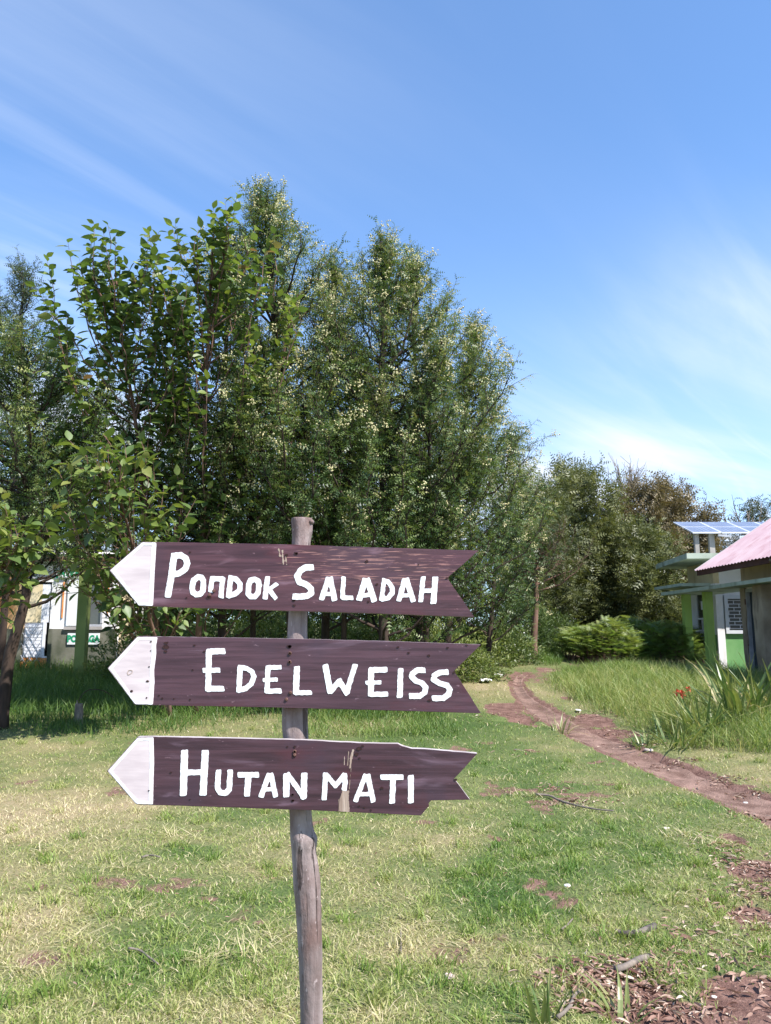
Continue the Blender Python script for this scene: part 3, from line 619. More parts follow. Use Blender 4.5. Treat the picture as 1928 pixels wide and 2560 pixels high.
def limb_curve(p0, p1, n, sag, r):
    t = np.linspace(0, 1, n)[:, None]; mid = p0*.40+p1*.60; mid = mid+np.array([(p1-p0)[0]*.22, (p1-p0)[1]*.22, -sag])
    c = (1-t)**2*p0+2*t*(1-t)*mid+t*t*p1
    c[1:-1] += (r.random((n-2, 3))-.5)*.06*np.linalg.norm(p1-p0)
    return c
def tree(name, label, cat, x, y, top, cb, prof, nl, twl, space, tmpl, fl, mat, seed, lean=None, tr=.07, bark='bark', group=None, flowers=0,
         rise=.22, rolls=.9, tintc=.56, tintr=.60, spires=0, trunkpts=None, up=.5, sub=7, leaf_objects=0, side=1.0, ybias=None, xsc=1.0, droop=.42, twig=True):
    """top: world z of the crown's top, cb: z of crown bottom, prof: [(fraction, radius)], nl limbs, twl twig length, space: leaf spacing"""
    r = np.random.default_rng(seed); gz0 = H(x, y)
    root = empty(name, (x, y, gz0-.05), label, cat, group)
    lean = np.array(lean if lean is not None else (0, 0), float)
    Ht = top-gz0
    zs = np.linspace(0, 1, 12); tp = np.stack([x+lean[0]*zs**1.3+.05*np.cumsum(r.normal(0, .5, 12))*zs, y+lean[1]*zs**1.3+.05*np.cumsum(r.normal(0, .5, 12))*zs, gz0-.1+zs*(Ht+.05)], 1)
    if trunkpts is not None: tp = smooth_line(trunkpts, 3)
    tr_r = tr*(1-np.linspace(0, 1, len(tp)))**.75+.008; tr_r[0] *= 1.35
    wood = MB(); wood.tube(tp, tr_r, 8, wob=.18)
    pf = np.array(prof, float)
    def at_z(z):
        i = np.interp(z, tp[:, 2], np.arange(len(tp))); return np.array([np.interp(i, np.arange(len(tp)), tp[:, q]) for q in range(3)])
    O = []; D = []; S_ = []; T = []; FO = []
    limbs = []
    for i in range(nl):
        f = ((i+.5)/nl)**.85; az = i*2.39996+r.normal(0, .3)
        zt = cb+(top-cb)*f
        R = np.interp(f, pf[:, 0], pf[:, 1])*(.72+.38*r.random())
        if r.random() < .35: R *= .6
        elif r.random() < .18: R *= 1.16
        zs_ = max(gz0+.35*(cb-gz0), zt-(.25+rise*1.6)*R-rise*.4*(top-cb)*(1-f)-.1)
        p0 = at_z(min(zs_, tp[-1, 2]-.05)); c = at_z(zt)
        p1 = np.array([c[0]+R*math.cos(az)*xsc, c[1]+R*math.sin(az)*side, zt+.06*r.normal()*R])
        limbs.append((p0, p1, f, R))
    for i in range(spires):
        az = r.random()*6.28; f = .8+.2*r.random(); R = np.interp(f, pf[:, 0], pf[:, 1])*r.random(); zt = cb+(top-cb)*(f)
        c = at_z(zt); limbs.append((at_z(zt-1.3), np.array([c[0]+R*math.cos(az), c[1]+R*math.sin(az), zt+.30]), f, .4))
    limbs.append((at_z(top-.9), tp[-1]+[0, 0, .05], 1.0, .3))
    for p0, p1, f, R in limbs:
        n = 7; c = limb_curve(p0, p1, n, .18*np.linalg.norm(p1-p0), r); L = np.linalg.norm(p1-p0)
        r0 = min(.32*tr, .012+.012*L); wood.tube(c, np.linspace(r0, .004, n), 4, cap=False)
        ns = max(3, int(sub*(.45+L*.55)))
        lt_ = r.normal(0, .085)
        for s in range(ns):
            t = .22+.78*(s+r.random())/ns
            if s == ns-1: t = 1.0
            q = t*(n-1); a = int(min(q, n-2)); o = c[a]+(c[a+1]-c[a])*(q-a); tg = norm((c[a+1]-c[a])[None])[0]
            d = tg*(.55+.45*t)+r.normal(0, .46, 3)+np.array([0, 0, up]); d = d/np.linalg.norm(d)
            l = twl*(.6+.7*r.random())*(1.15-.35*t)
            e = o+d*l; _ = twig and wood.tube([o, e], [.006, .002], 3, cap=False)
            m = max(3, int(l/space))
            tt = (np.arange(m)+.5+.6*r.random(m))/m*1.04; tt = np.clip(tt, 0.02, 1)
            pos = o+d*l*tt[:, None]
            ang = np.arange(m)*2.4+r.random()*6; U = norm(np.cross(d, [.3, .2, 1])[None])[0]; V = np.cross(d, U)
            sd = U*np.cos(ang)[:, None]+V*np.sin(ang)[:, None]
            ld = d*(.45+.5*tt)[:, None]+sd*.85+r.normal(0, .25, (m, 3))+np.array([0, 0, -droop])
            O.append(pos); D.append(ld); S_.append(fl*(.75+.5*r.random(m))*(1-.25*tt))
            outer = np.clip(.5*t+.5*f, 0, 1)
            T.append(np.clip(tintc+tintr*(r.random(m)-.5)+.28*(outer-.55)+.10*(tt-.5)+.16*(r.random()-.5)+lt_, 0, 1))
            if flowers and r.random() < flowers*(.15+1.2*f)*t:
                FO.append(e+r.normal(0, .03, 3)); 
    O = np.concatenate(O); D = np.concatenate(D); S_ = np.concatenate(S_); T = np.concatenate(T)
    X, Y_, Z = frames(D, r.normal(0, rolls, len(D)))
    wood.build('trunk', M[bark], root, smooth=True)
    if leaf_objects:
        order = np.argsort(O[:, 1]+.25*O[:, 2]); big = order[:leaf_objects]; rest = order[leaf_objects:]
        protos = []
        for k_ in range(5):
            me = bpy.data.meshes.new('leaf'); me.from_pydata([tuple(v) for v in tmpl[0]], [], [tuple(f) for f in tmpl[1]])
            me.attributes.new('tint', 'FLOAT', 'POINT').data.foreach_set('value', np.full(len(tmpl[0]), .2+.17*k_, np.float32)); me.materials.append(mat)
            me.polygons.foreach_set('use_smooth', np.ones(len(me.polygons), bool)); protos.append(me)
        from mathutils import Matrix
        for q in big:
            o = bpy.data.objects.new('leaf', protos[int(min(4, T[q]*5))]); SC.collection.objects.link(o); o.parent = root
            m3 = Matrix(((X[q][0], Y_[q][0], Z[q][0]), (X[q][1], Y_[q][1], Z[q][1]), (X[q][2], Y_[q][2], Z[q][2])))
            o.location = Vector(O[q]-np.array(root.location)); o.rotation_euler = m3.to_euler(); s_ = float(S_[q]); o.scale = (s_, s_, s_)
        O, X, Y_, Z, S_, T = O[rest], X[rest], Y_[rest], Z[rest], S_[rest], T[rest]
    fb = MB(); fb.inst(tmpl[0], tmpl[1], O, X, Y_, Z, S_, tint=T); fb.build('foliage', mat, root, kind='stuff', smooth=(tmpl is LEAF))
    if FO:
        FO = np.array(FO); nb = 15; P = (FO[:, None]+r.normal(0, .040, (len(FO), nb, 3))).reshape(-1, 3); m = len(P)
        X, Y2, Z = frames(r.normal(0, 1, (m, 3))); bb = MB(); bb.inst(BALL[0], BALL[1], P, X, Y2, Z, .020+.016*r.random(m)); bb.build('blossom', M['flower'], root, kind='stuff')
    return root

def topz(py, Y): return float(at(964, py, Y)[2])
def xat(px, Y, py=1500): return float(at(px, py, Y)[0])
SPIRE = [(0, 1.3), (.2, 1.6), (.45, 1.6), (.66, 1.25), (.80, .72), (.90, .30), (1, .03)]
DOME = [(0, .75), (.25, 1.0), (.6, .95), (.85, .65), (1, .15)]
def P_(prof, k): return [(a, b*k) for a, b in prof]
WT = dict(tmpl=FROND, fl=.175, mat=M['wattle'], twl=.48, space=.040, sub=11)
G_W = 'feathery wattle trees behind the signpost'
Yv = 12.5
tree('wattle_tree', 'tallest wattle tree with cream blossom, its pointed top rising highest above the signpost', 'tree', xat(742, Yv), Yv, topz(505, Yv), 3.3, P_(SPIRE, 1.30), 100, seed=1, lean=(xat(655,Yv,450)-xat(742,Yv), 0), tr=.09, flowers=.34, spires=5, group=G_W, **WT)
tree('wattle_tree', 'wattle tree with twin feathery spires and blossom right of the tallest one', 'tree', xat(960, Yv), Yv+.2, topz(612, Yv), 2.6, P_(SPIRE, 1.28), 100, seed=2, lean=(xat(955,Yv,500)-xat(960,Yv), 0), tr=.09, flowers=.34, spires=5, group=G_W, **WT)
tree('wattle_tree', 'wattle tree on the right shoulder of the group with one slim top shoot', 'tree', xat(1110, 14.5), 14.5, topz(830, 14.5), 2.4, P_(SPIRE, .92), 74, seed=3, lean=(xat(1190,14.5,800)-xat(1110,14.5), 0), tr=.07, flowers=.34, spires=4, group=G_W, **WT)
tree('wattle_tree', 'wattle tree sloping down at the right end of the feathery group', 'tree', xat(1215, 18), 18.0, topz(1090, 18), 2.2, P_(SPIRE, .85), 56, seed=4, lean=(xat(1280,18,1080)-xat(1215,18), 0), tr=.06, flowers=.35, group=G_W, **WT)
tree('wattle_tree', 'small round wattle in front, right above the left half of the top board', 'tree', xat(640, 13.2), 13.2, topz(975, 11), 2.3, P_(DOME, 1.02), 50, seed=5, lean=(xat(620, 11)-xat(640, 13.2), -2.2), tr=.05, flowers=.34, group=G_W, tintc=.55, **WT)
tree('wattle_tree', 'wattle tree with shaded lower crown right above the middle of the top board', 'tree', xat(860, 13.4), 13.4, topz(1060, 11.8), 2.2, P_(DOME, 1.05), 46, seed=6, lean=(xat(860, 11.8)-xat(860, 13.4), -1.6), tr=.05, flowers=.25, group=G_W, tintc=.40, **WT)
tree('wattle_tree', 'dense wattle tree above the forked end of the top board', 'tree', xat(1060, 13.8), 13.8, topz(900, 12.2), 1.9, P_(DOME, 1.0), 54, seed=7, lean=(xat(1090, 12.2)-xat(1060, 13.8), -1.6), tr=.06, flowers=.30, group=G_W, tintc=.48, **WT)
tree('wattle_tree', 'wattle tree between the glossy leaved tree and the tallest wattle', 'tree', xat(560, 12.6), 12.6, topz(610, 12.6), 2.6, P_(SPIRE, 1.2), 66, seed=8, tr=.07, flowers=.30, spires=2, group=G_W, **WT)
tree('wattle_tree', 'wattle tree standing between the tallest wattle and the twin spired one', 'tree', xat(815, 13.6), 13.6, topz(665, 13.6), 3.0, P_(SPIRE, 1.15), 70, seed=13, tr=.07, flowers=.22, spires=3, group=G_W, **WT)
tree('wattle_tree', 'wattle tree standing just right of the twin spired one, its crown full of blossom', 'tree', xat(1050, 13.4), 13.4, topz(665, 13.4), 2.8, P_(SPIRE, 1.15), 74, seed=14, tr=.07, flowers=.25, spires=3, group=G_W, **WT)
# left group
tl = [at(8, 1760, 11.2)*[1,1,0]+[0,0,H(*at(8,1760,11.2)[:2])-.1], at(20, 1660, 11.2), at(48, 1560, 11.2), at(66, 1480, 11.2), at(60, 1420, 11.2), at(78, 1250, 11.3), at(70, 1050, 11.4), at(60, 850, 11.5)]
tree('wattle_tree', 'dark wattle tree with leaning black trunk in front of the guard post hut', 'tree', float(tl[0][0]), 11.2, topz(850, 11.5), 2.9, P_(DOME, 1.45), 96, seed=9, tr=.085, trunkpts=tl, tintc=.52, group='trees at the left edge of the picture', **WT)
tree('wattle_tree', 'far wattle tree whose pale feathery spires stand against the sky at the left edge', 'tree', xat(15, 15.5), 15.5, topz(690, 15.5), 3.2, P_(SPIRE, 1.15), 60, seed=10, tr=.07, spires=3, group='trees at the left edge of the picture', **{**WT, 'mat': M['wattle_grey']})
tree('wattle_tree', 'wattle tree filling the gap left of the glossy leaved tree above the guard post', 'tree', xat(235, 21.5), 21.5, topz(880, 21.5), 3.4, P_(DOME, 1.9), 60, seed=12, tr=.07, group='trees at the left edge of the picture', tintc=.42, **WT)
# glossy broad-leaved tree
YB = 10.3
BT = dict(tmpl=LEAF, fl=.185, mat=M['broad'], twl=.46, space=.058)
xb = xat(500, 12.3)
tree('broadleaf_tree', 'glossy broad leaved tree with open upright branches left of the wattles', 'tree', xb, 12.3, topz(560, YB), 2.7, [(0, 1.1), (.3, 1.3), (.6, 1.35), (.85, 1.15), (1, .8)], 40, seed=21, lean=(xat(490,YB)-xb, -1.9), tr=.05, rise=.55, bark='barkred', rolls=.5, tintc=.45, tintr=.6, leaf_objects=200, spires=9, up=1.0, side=.6, sub=6, **BT)
tree('broadleaf_tree', 'glossy broad leaved tree leaning out left, its arching twig tips against the pale sky', 'tree', xat(420, 12.5), 12.5, topz(640, YB), 2.4, [(0, .9), (.3, 1.3), (.6, 1.4), (.85, 1.1), (1, .7)], 48, seed=22, lean=(xat(235,YB)-xat(420,12.5), -2.0), tr=.045, rise=.6, bark='barkred', rolls=.5, tintc=.42, tintr=.6, leaf_objects=120, spires=7, up=.8, side=.6, sub=6, **BT)
tree('broadleaf_sapling', 'low broad leaved sapling with large pale glossy leaves above the tip of the top board', 'tree', xat(440, 12.0), 12.0, topz(1150, 9.2), 2.05, [(0, .75), (.4, .95), (.8, .7), (1, .3)], 34, seed=23, lean=(xat(265, 9.2)-xat(440, 12), -2.9), tr=.028, rise=.4, bark='barkred', rolls=.45, tintc=.5, tintr=.5, leaf_objects=180, up=.2, side=.6, sub=4, droop=.35, **{**BT, 'fl': .19, 'space': .07})
tree('broadleaf_sapling', 'low broad leaved sapling hanging in from the left edge before the leaning trunk', 'tree', xat(-140, 10.8), 10.8, topz(1330, 8.8), 2.15, [(0, .55), (.5, .75), (1, .3)], 18, seed=24, lean=(xat(30, 8.8)-xat(-140, 10.8), -2.1), tr=.025, rise=.4, bark='barkred', rolls=.45, tintc=.58, tintr=.5, leaf_objects=120, up=.2, side=.5, sub=4, droop=.4, **{**BT, 'fl': .19, 'space': .07})
# background trees
BGO = dict(tmpl=FROND_F, twl=.75, space=.085, sub=10, twig=False)
G_B = 'trees of the wood beyond the path'
RND = [(0, .55), (.2, .95), (.5, 1.0), (.8, .75), (1, .25)]
def bgt(label, px, Y, py, cb, R, nl, seed, mat, fl=.34, name='woodland_tree', **kw):
    return tree(name, label, 'tree', xat(px, Y), Y, topz(py, Y), cb, P_(RND, R), nl, fl=fl, mat=M[mat], seed=seed, group=G_B, **{**BGO, **kw})
bgt('olive green round tree behind the bend of the dirt path', 1435, 27, 1185, 2.0, 2.0, 120, 31, 'olive', tr=.10, tintc=.62, fl=.42)
bgt('bronze brown domed tree behind the solar panel', 1650, 30, 1225, 2.6, 2.55, 140, 32, 'brownleaf', tr=.10, tintc=.62, fl=.46)
bgt('brown green tree standing low between the olive tree and the ticket booth', 1585, 27, 1330, 1.4, 2.1, 90, 33, 'olive', tr=.08, tintc=.48, fl=.42)
bgt('dull green tree peeping out between the solar panel and the pink roof', 1800, 34, 1350, 2.6, 1.8, 44, 34, 'brownleaf', tr=.08, tintc=.3)
bgt('dark round tree top beyond the pink roof at the right edge', 1915, 32, 1275, 3.0, 1.5, 44, 35, 'olive', tr=.08, tintc=.08, tintr=.2)
bgt('olive tree behind the wattles at the start of the path bend', 1345, 25, 1235, 1.8, 1.6, 70, 36, 'olive', tr=.09, tintc=.42)
tree('forked_tree', 'slender tree with a bare forked pinkish trunk beside the path bend', 'tree', xat(1330, 21), 21.0, topz(1310, 21), 3.3, P_(DOME, 1.3), 40, .55, .06, FROND, .2, M['olive'], 37, lean=(.3, 0), tr=.10, bark='barkred', tintc=.45)
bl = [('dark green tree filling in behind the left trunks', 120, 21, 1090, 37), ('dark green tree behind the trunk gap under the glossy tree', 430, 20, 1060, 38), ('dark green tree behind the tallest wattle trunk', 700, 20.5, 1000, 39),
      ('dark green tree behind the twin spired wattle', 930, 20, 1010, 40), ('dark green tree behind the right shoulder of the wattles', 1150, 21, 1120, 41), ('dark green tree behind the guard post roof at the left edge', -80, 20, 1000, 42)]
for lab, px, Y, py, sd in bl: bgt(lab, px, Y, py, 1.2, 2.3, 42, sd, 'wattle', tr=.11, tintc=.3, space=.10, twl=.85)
bgt('distant olive tree seen through the gap above the path bend', 1500, 34, 1330, 1.0, 2.6, 50, 43, 'olive', tr=.1, tintc=.35, fl=.45, space=.11)
bgt('distant bronze tree behind the fern bank', 1690, 36, 1380, 1.0, 2.6, 50, 44, 'brownleaf', tr=.1, tintc=.35, fl=.45, space=.11)

def bare_tree(name, label, x, y, z0, z1, spread, seed, n=22, r0=.07):
    r = np.random.default_rng(seed); gz0 = H(x, y); root = empty(name, (x, y, gz0-.05), label, 'tree'); mb = MB()
    mb.tube([(x, y, gz0-.1), (x+.1, y, (gz0+z0)/2), (x, y, z0)], [r0*1.4, r0, r0*.7], 7, wob=.2); mb.build('trunk', M['deadwood'], root, smooth=True)
    mb = MB()
    for i in range(n):
        az = r.random()*6.28; R = spread*(.3+.7*r.random()); p1 = np.array([x+R*math.cos(az), y+R*math.sin(az)*.6, z0+(z1-z0)*(.45+.55*r.random())])
        c = limb_curve(np.array([x, y, z0-.2]), p1, 6, .15, r); mb.tube(c, np.linspace(r0*.4, .012, 6), 4, cap=False)
        for q in range(5):
            o = c[2+q % 4]; d = norm((p1-c[0])[None])[0]+r.normal(0, .5, 3)+[0, 0, .3]; e = o+d*spread*.35; mb.tube([o, (o+e)/2+r.normal(0, .04, 3), e], [.016, .011, .006], 3, cap=False)
    mb.build('branches', M['deadwood'], root); return root
Yd = 31
bare_tree('bare_tree', 'grey leafless twiggy tree top poking up behind the bronze tree', xat(1580, Yd), Yd, topz(1245, Yd), topz(1165, Yd), 1.0, 51, 26)
bare_tree('dead_tree', 'dead tree with a few crooked branches beyond the solar panel', xat(1880, 30), 30, topz(1325, 30), topz(1262, 30), 1.0, 52, 6, .09)

# ------------------------------------------------------------------ shrubs, ferns
def shrub(name, label, px, Y, w, d, h, n, seed, mat='shrub', tmpl=SLEAF, fl=.09, tintc=.5, cat='shrub', group=None, blossoms=0, lean=0, stems=14, zb=0.0):
    x = xat(px, Y); r = np.random.default_rng(seed); gz0 = H(x, Y); root = empty(name, (x, Y, gz0), label, cat, group)
    az = r.random(n)*6.283; u = r.random(n)**.5; el = np.arccos(r.random(n)*.999); rr = .55+.5*r.random(n)**.6
    lump = 1+.42*(fbm(np.cos(az)*3+seed, np.sin(az)*3+el*2, 1, 3)-.5)*2
    P = np.stack([x+w*rr*lump*np.sin(el)*np.cos(az), Y+d*rr*lump*np.sin(el)*np.sin(az), np.zeros(n)], 1)
    P[:, 2] = hgt(P[:, 0], P[:, 1])+zb+h*rr*lump*np.cos(el)
    outd = norm(np.stack([np.cos(az)*np.sin(el), np.sin(az)*np.sin(el), np.cos(el)+.3], 1)+r.normal(0, .5, (n, 3)))
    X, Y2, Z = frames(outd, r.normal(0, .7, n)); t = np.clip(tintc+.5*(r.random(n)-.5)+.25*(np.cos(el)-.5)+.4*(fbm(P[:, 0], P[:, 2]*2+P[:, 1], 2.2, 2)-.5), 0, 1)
    mb = MB(); k = 4 if tmpl is SLEAF else 1
    for q in range(k):
        off = r.normal(0, fl*.6, (n, 3)) if q else 0; dd = outd+(r.normal(0, .6, (n, 3)) if q else 0); X, Y2, Z = frames(dd, r.normal(0, .8, n))
        mb.inst(tmpl[0], tmpl[1], P+off, X, Y2, Z, fl*(.7+.6*r.random(n)), tint=np.clip(t+.1*r.normal(0, 1, n), 0, 1))
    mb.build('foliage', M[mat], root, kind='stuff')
    sm = MB()
    for q in range(stems):
        a = r.random()*6.28; R = r.random()*.7; e = np.array([x+w*R*math.cos(a), Y+d*R*math.sin(a), gz0+zb+h*.8*math.sqrt(1-R*R)]); b = np.array([x+w*R*.5*math.cos(a), Y+d*R*.5*math.sin(a), gz0-.05])
        sm.tube([b, (b+e)/2+r.normal(0, .05, 3), e], [.014, .010, .005], 4, cap=False)
    sm.build('stem', M['bark'], root, kind='stuff')
    if blossoms:
        s_ = r.choice(n, blossoms); X, Y2, Z = frames(r.normal(0, 1, (blossoms, 3))); b = MB(); b.inst(BALL[0], BALL[1], P[s_]+outd[s_]*.06, X, Y2, Z, .03+.03*r.random(blossoms)); b.build('blossom', M['white_litter'], root, kind='stuff')
    return root
G_S = 'low bushes under the wattle trees'
shrub('bush', 'sunlit yellow green bush behind the trunks between the top and middle boards on the left', 420, 16, 1.4, .8, 1.35, 1500, 61, group=G_S)
shrub('bush', 'sunlit leafy bush just left of the signpost pole behind the trunks', 660, 16.5, 1.4, .8, 1.35, 1500, 62, group=G_S, tintc=.6)
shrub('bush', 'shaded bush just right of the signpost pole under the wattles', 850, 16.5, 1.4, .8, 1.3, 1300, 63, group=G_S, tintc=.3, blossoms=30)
shrub('bush', 'dull bush behind the trunks right of the signpost pole', 960, 17, 1.3, .8, 1.25, 1300, 64, group=G_S, tintc=.4)
shrub('bush', 'bright yellow green bush beside the forked ends of the boards', 1105, 16.8, 1.25, .7, 1.05, 2000, 65, group=G_S, tintc=.72)
shrub('bush', 'broad pale green bush with tiny white flowers at the foot of the forked trunk', 1205, 19.8, 1.35, .8, .95, 2000, 66, group=G_S, tintc=.52, blossoms=60)
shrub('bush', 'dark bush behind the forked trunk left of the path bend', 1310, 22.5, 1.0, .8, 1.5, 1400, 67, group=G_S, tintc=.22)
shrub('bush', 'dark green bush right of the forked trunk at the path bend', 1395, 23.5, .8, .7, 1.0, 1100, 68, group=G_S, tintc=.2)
shrub('bush', 'tangled bush beside the right end of the guard post hut', 385, 18.8, 1.2, .7, 1.7, 1500, 69, group=G_S, tintc=.35)
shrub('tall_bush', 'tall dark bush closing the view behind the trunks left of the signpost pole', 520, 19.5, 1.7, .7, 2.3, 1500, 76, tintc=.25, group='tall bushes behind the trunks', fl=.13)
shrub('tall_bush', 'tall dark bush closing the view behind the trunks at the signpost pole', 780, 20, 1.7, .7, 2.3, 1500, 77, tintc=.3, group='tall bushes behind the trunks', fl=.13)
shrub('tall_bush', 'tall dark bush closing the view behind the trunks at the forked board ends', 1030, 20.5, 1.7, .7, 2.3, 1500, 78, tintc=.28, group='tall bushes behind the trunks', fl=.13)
def fern_bank(label, px, Y, w, d, h, n, seed, tintc, group='fern bushes by the path bend'):
    x = xat(px, Y); r = np.random.default_rng(seed); gz0 = H(x, Y); root = empty('fern_bush', (x, Y, gz0), label, 'fern', group)
    a = r.random(n)*6.283; R = np.sqrt(r.random(n)); bx = x+w*R*np.cos(a); by = Y+d*R*np.sin(a); hh = h*np.sqrt(np.clip(1-R**2*.8, .05, 1))*(.65+.45*r.random(n))*(1+.4*(fbm(bx, by, 1.6, 2)-.5))
    P = np.stack([bx, by, hgt(bx, by)+hh-.22], 1); fa = r.random(n)*6.283
    D = np.stack([np.cos(fa)+.35*np.cos(a), np.sin(fa)+.35*np.sin(a)-.25, .35+.35*r.random(n)], 1); X, Y2, Z = frames(D, r.normal(0, .35, n))
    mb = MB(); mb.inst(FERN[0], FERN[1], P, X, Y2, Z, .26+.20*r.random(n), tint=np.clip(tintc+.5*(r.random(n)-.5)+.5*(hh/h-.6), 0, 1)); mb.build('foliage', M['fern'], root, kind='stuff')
    sm = MB(); 
    for q in range(0, n, 6): sm.tube([(bx[q]+.1*r.normal(), by[q], hgt(bx[q:q+1], by[q:q+1])[0]-.03), P[q]], [.008, .005], 3, cap=False)
    sm.build('stem', M['barkred'], root, kind='stuff')
fern_bank('bright green fern bush beside the bend of the dirt path', 1520, 20.6, 1.05, .9, 1.25, 1200, 71, .62)
fern_bank('tall pale fern bush in the middle of the fern bank', 1600, 21.8, .95, .8, 1.55, 900, 75, .60)
fern_bank('fern bush between the bright ferns and the ticket booth, in its shade', 1655, 20.8, .95, .9, 1.4, 1000, 72, .50)
fern_bank('low fern bush at the back end of the dirt path', 1455, 25.5, .9, .8, 1.1, 600, 73, .5)
fern_bank('fern bush nearest the dirt path at the left end of the fern bank', 1455, 21.2, .6, .7, .95, 600, 79, .62)
fern_bank('fern bush close against the left green column of the booth', 1695, 21.8, .6, .8, 1.35, 550, 74, .45)

# ------------------------------------------------------------------ grass
BL = np.array([(-.5,0,0),(.5,0,0),(-.38,.45,.0),(.38,.45,.0),(0,1,0)])
def blades(name, x, y, hh, wd, bend, tint, mat, seed, kind='stuff', label=None, cat=None, lean=.35):
    r = np.random.default_rng(seed); n = len(x); z = hgt(x, y)-.004
    a = r.random(n)*6.283; bd = r.random(n)*6.283; lx = np.cos(bd)*hh*bend; ly = np.sin(bd)*hh*bend
    sx = np.cos(a)*wd*.5; sy = np.sin(a)*wd*.5
    i1 = r.normal(0, lean, (n, 2))*hh[:, None]*.5
    mx, my = x+lx*.3+i1[:, 0]*.5, y+ly*.3+i1[:, 1]*.5; tx, ty = x+lx+i1[:, 0], y+ly+i1[:, 1]
    zt = hh*np.clip(1-.45*bend, .2, 1)
    V = np.stack([np.stack([x-sx, y-sy, z], 1), np.stack([x+sx, y+sy, z], 1), np.stack([mx-sx*.8, my-sy*.8, z+zt*.6], 1), np.stack([mx+sx*.8, my+sy*.8, z+zt*.6], 1), np.stack([tx, ty, z+zt], 1)], 1)
    b = np.arange(n)[:, None]*5
    mb = MB(); mb.add(V.reshape(-1, 3), [b+np.array([[0,1,3,2]]), b+np.array([[2,3,4]])], tint=np.repeat(tint, 5))
    o = mb.build(name, M[mat]); tag(o, label, cat, kind=kind); return o
# mown lawn, denser near
def in_fan(n, y0, y1, r, k=.74, pw=1.0):
    u = r.random(n); y = 1/((1-u)/y0+u/y1) if pw == 1 else y0*(y1/y0)**u     # density falls with distance
    x = (r.random(n)*2-1)*(k*y+.4); return x, y
r = np.random.default_rng(5); n = 198000
x, y = in_fan(n, 2.9, 19, r); pd = path_d(x, y); bm = bare_m(x, y); cov = fbm(x, y, 3.3, 3)
keep = ((pd > .02+.30*(fbm(x, y, 3, 3)-.45)) | ((pd > -.12) & (r.random(n) < .08))) & (r.random(n) > bm*1.05-.06) & (r.random(n) < .55+.9*sst(.3, .55, cov))
x, y = x[keep], y[keep]; n = len(x); dr = dryf(x, y)
hh = (.018+.024*r.random(n)+.018*sst(.45, .1, dr))*(.8+.06*y); wd = (.0026+.0022*r.random(n))*(.75+.16*y)
t = np.clip(dr+r.normal(0, .16, n), 0, 1); strw = r.random(n) < .14+.22*dr; t[strw] = np.clip(.75+.25*r.random(strw.sum()), 0, 1)
hh[strw] *= 1.15
blades('lawn_grass', x, y, hh, wd, .25+.75*r.random(n)+.5*strw, t, 'grass', 6, lean=.7)
# taller tufts on the lawn
r = np.random.default_rng(15); tx, ty = in_fan(420, 3.1, 13, r); kk = (path_d(tx, ty) > .1) & (bare_m(tx, ty) < .4); tx, ty = tx[kk], ty[kk]
m = 34; x = np.repeat(tx, m)+r.normal(0, .035, len(tx)*m); y = np.repeat(ty, m)+r.normal(0, .035, len(tx)*m); n = len(x)
tone = np.repeat(r.random(len(tx)), m)
blades('grass_tufts', x, y, (.05+.07*r.random(n)), .0035+.003*r.random(n)+.0003*y, .3+.7*r.random(n), np.clip(dryf(x, y)*.6+.5*(tone-.3)+r.normal(0, .1, n), 0, 1), 'grass', 16)
DT = [(540,2390,.13),(500,2400,.12),(620,2380,.12),(690,2340,.12),(200,2350,.12),(160,2310,.11),(330,2280,.1),(60,2430,.12),(1080,2310,.09),(1180,2350,.1),(1000,2300,.08),(700,2520,.1),(780,2540,.1),(950,2540,.09),(300,2170,.12),(420,2090,.12),(140,2130,.11),(1330,1990,.12),(1440,2020,.11),(1180,2080,.1),(1260,1950,.1),(760,2180,.08),(1340,2310,.06),(1500,2300,.06),(1700,2090,.12),(1790,2110,.12),(860,1820,.22),(930,1815,.2),(1000,1825,.16)]
r = np.random.default_rng(17); X_, Y_, H_ = [], [], []
for px, py, l in DT:
    g = ground_pt(px, py); m = 46; X_.append(g[0]+r.normal(0, .06*g[1]/5, m)); Y_.append(g[1]+r.normal(0, .05, m)); H_.append(l*(.5+.7*r.random(m)))
x, y, hh = (np.concatenate(q) for q in (X_, Y_, H_)); n = len(x)
blades('straw_tufts', x, y, hh, .004+.0004*y, .8+.8*r.random(n), np.clip(r.normal(.86, .14, n), 0, 1), 'grass', 18, lean=.9)
# tall shaded grass under the left trees, extra shade put into its tint
def patch(n, x0, x1, y0, y1, r): return x0+(x1-x0)*r.random(n), y0+(y1-y0)*r.random(n)
r = np.random.default_rng(25); n = 62000; x, y = patch(n, -9.5, .9, 10.2, 18.0, r)
edge = 11.2+.9*(fbm(x, y*0+3, .7, 3)-.5)*2+sst(-4.5, 0, x)*.8
kp = (y > edge+r.normal(0, .25, n)) & (r.random(n) < .35+.8*fbm(x, y, 1.2, 3)); x, y = x[kp], y[kp]; n = len(x)
blades('tall_grass', x, y, (.18+.26*r.random(n))*(.55+.45*sst(0, 1.6, y-11)), .007+.006*r.random(n), .2+.7*r.random(n), np.clip(.20+.4*(fbm(x, y, .8, 3)-.4)+r.normal(0, .15, n), 0, 1), 'tall', 26, kind='stuff')
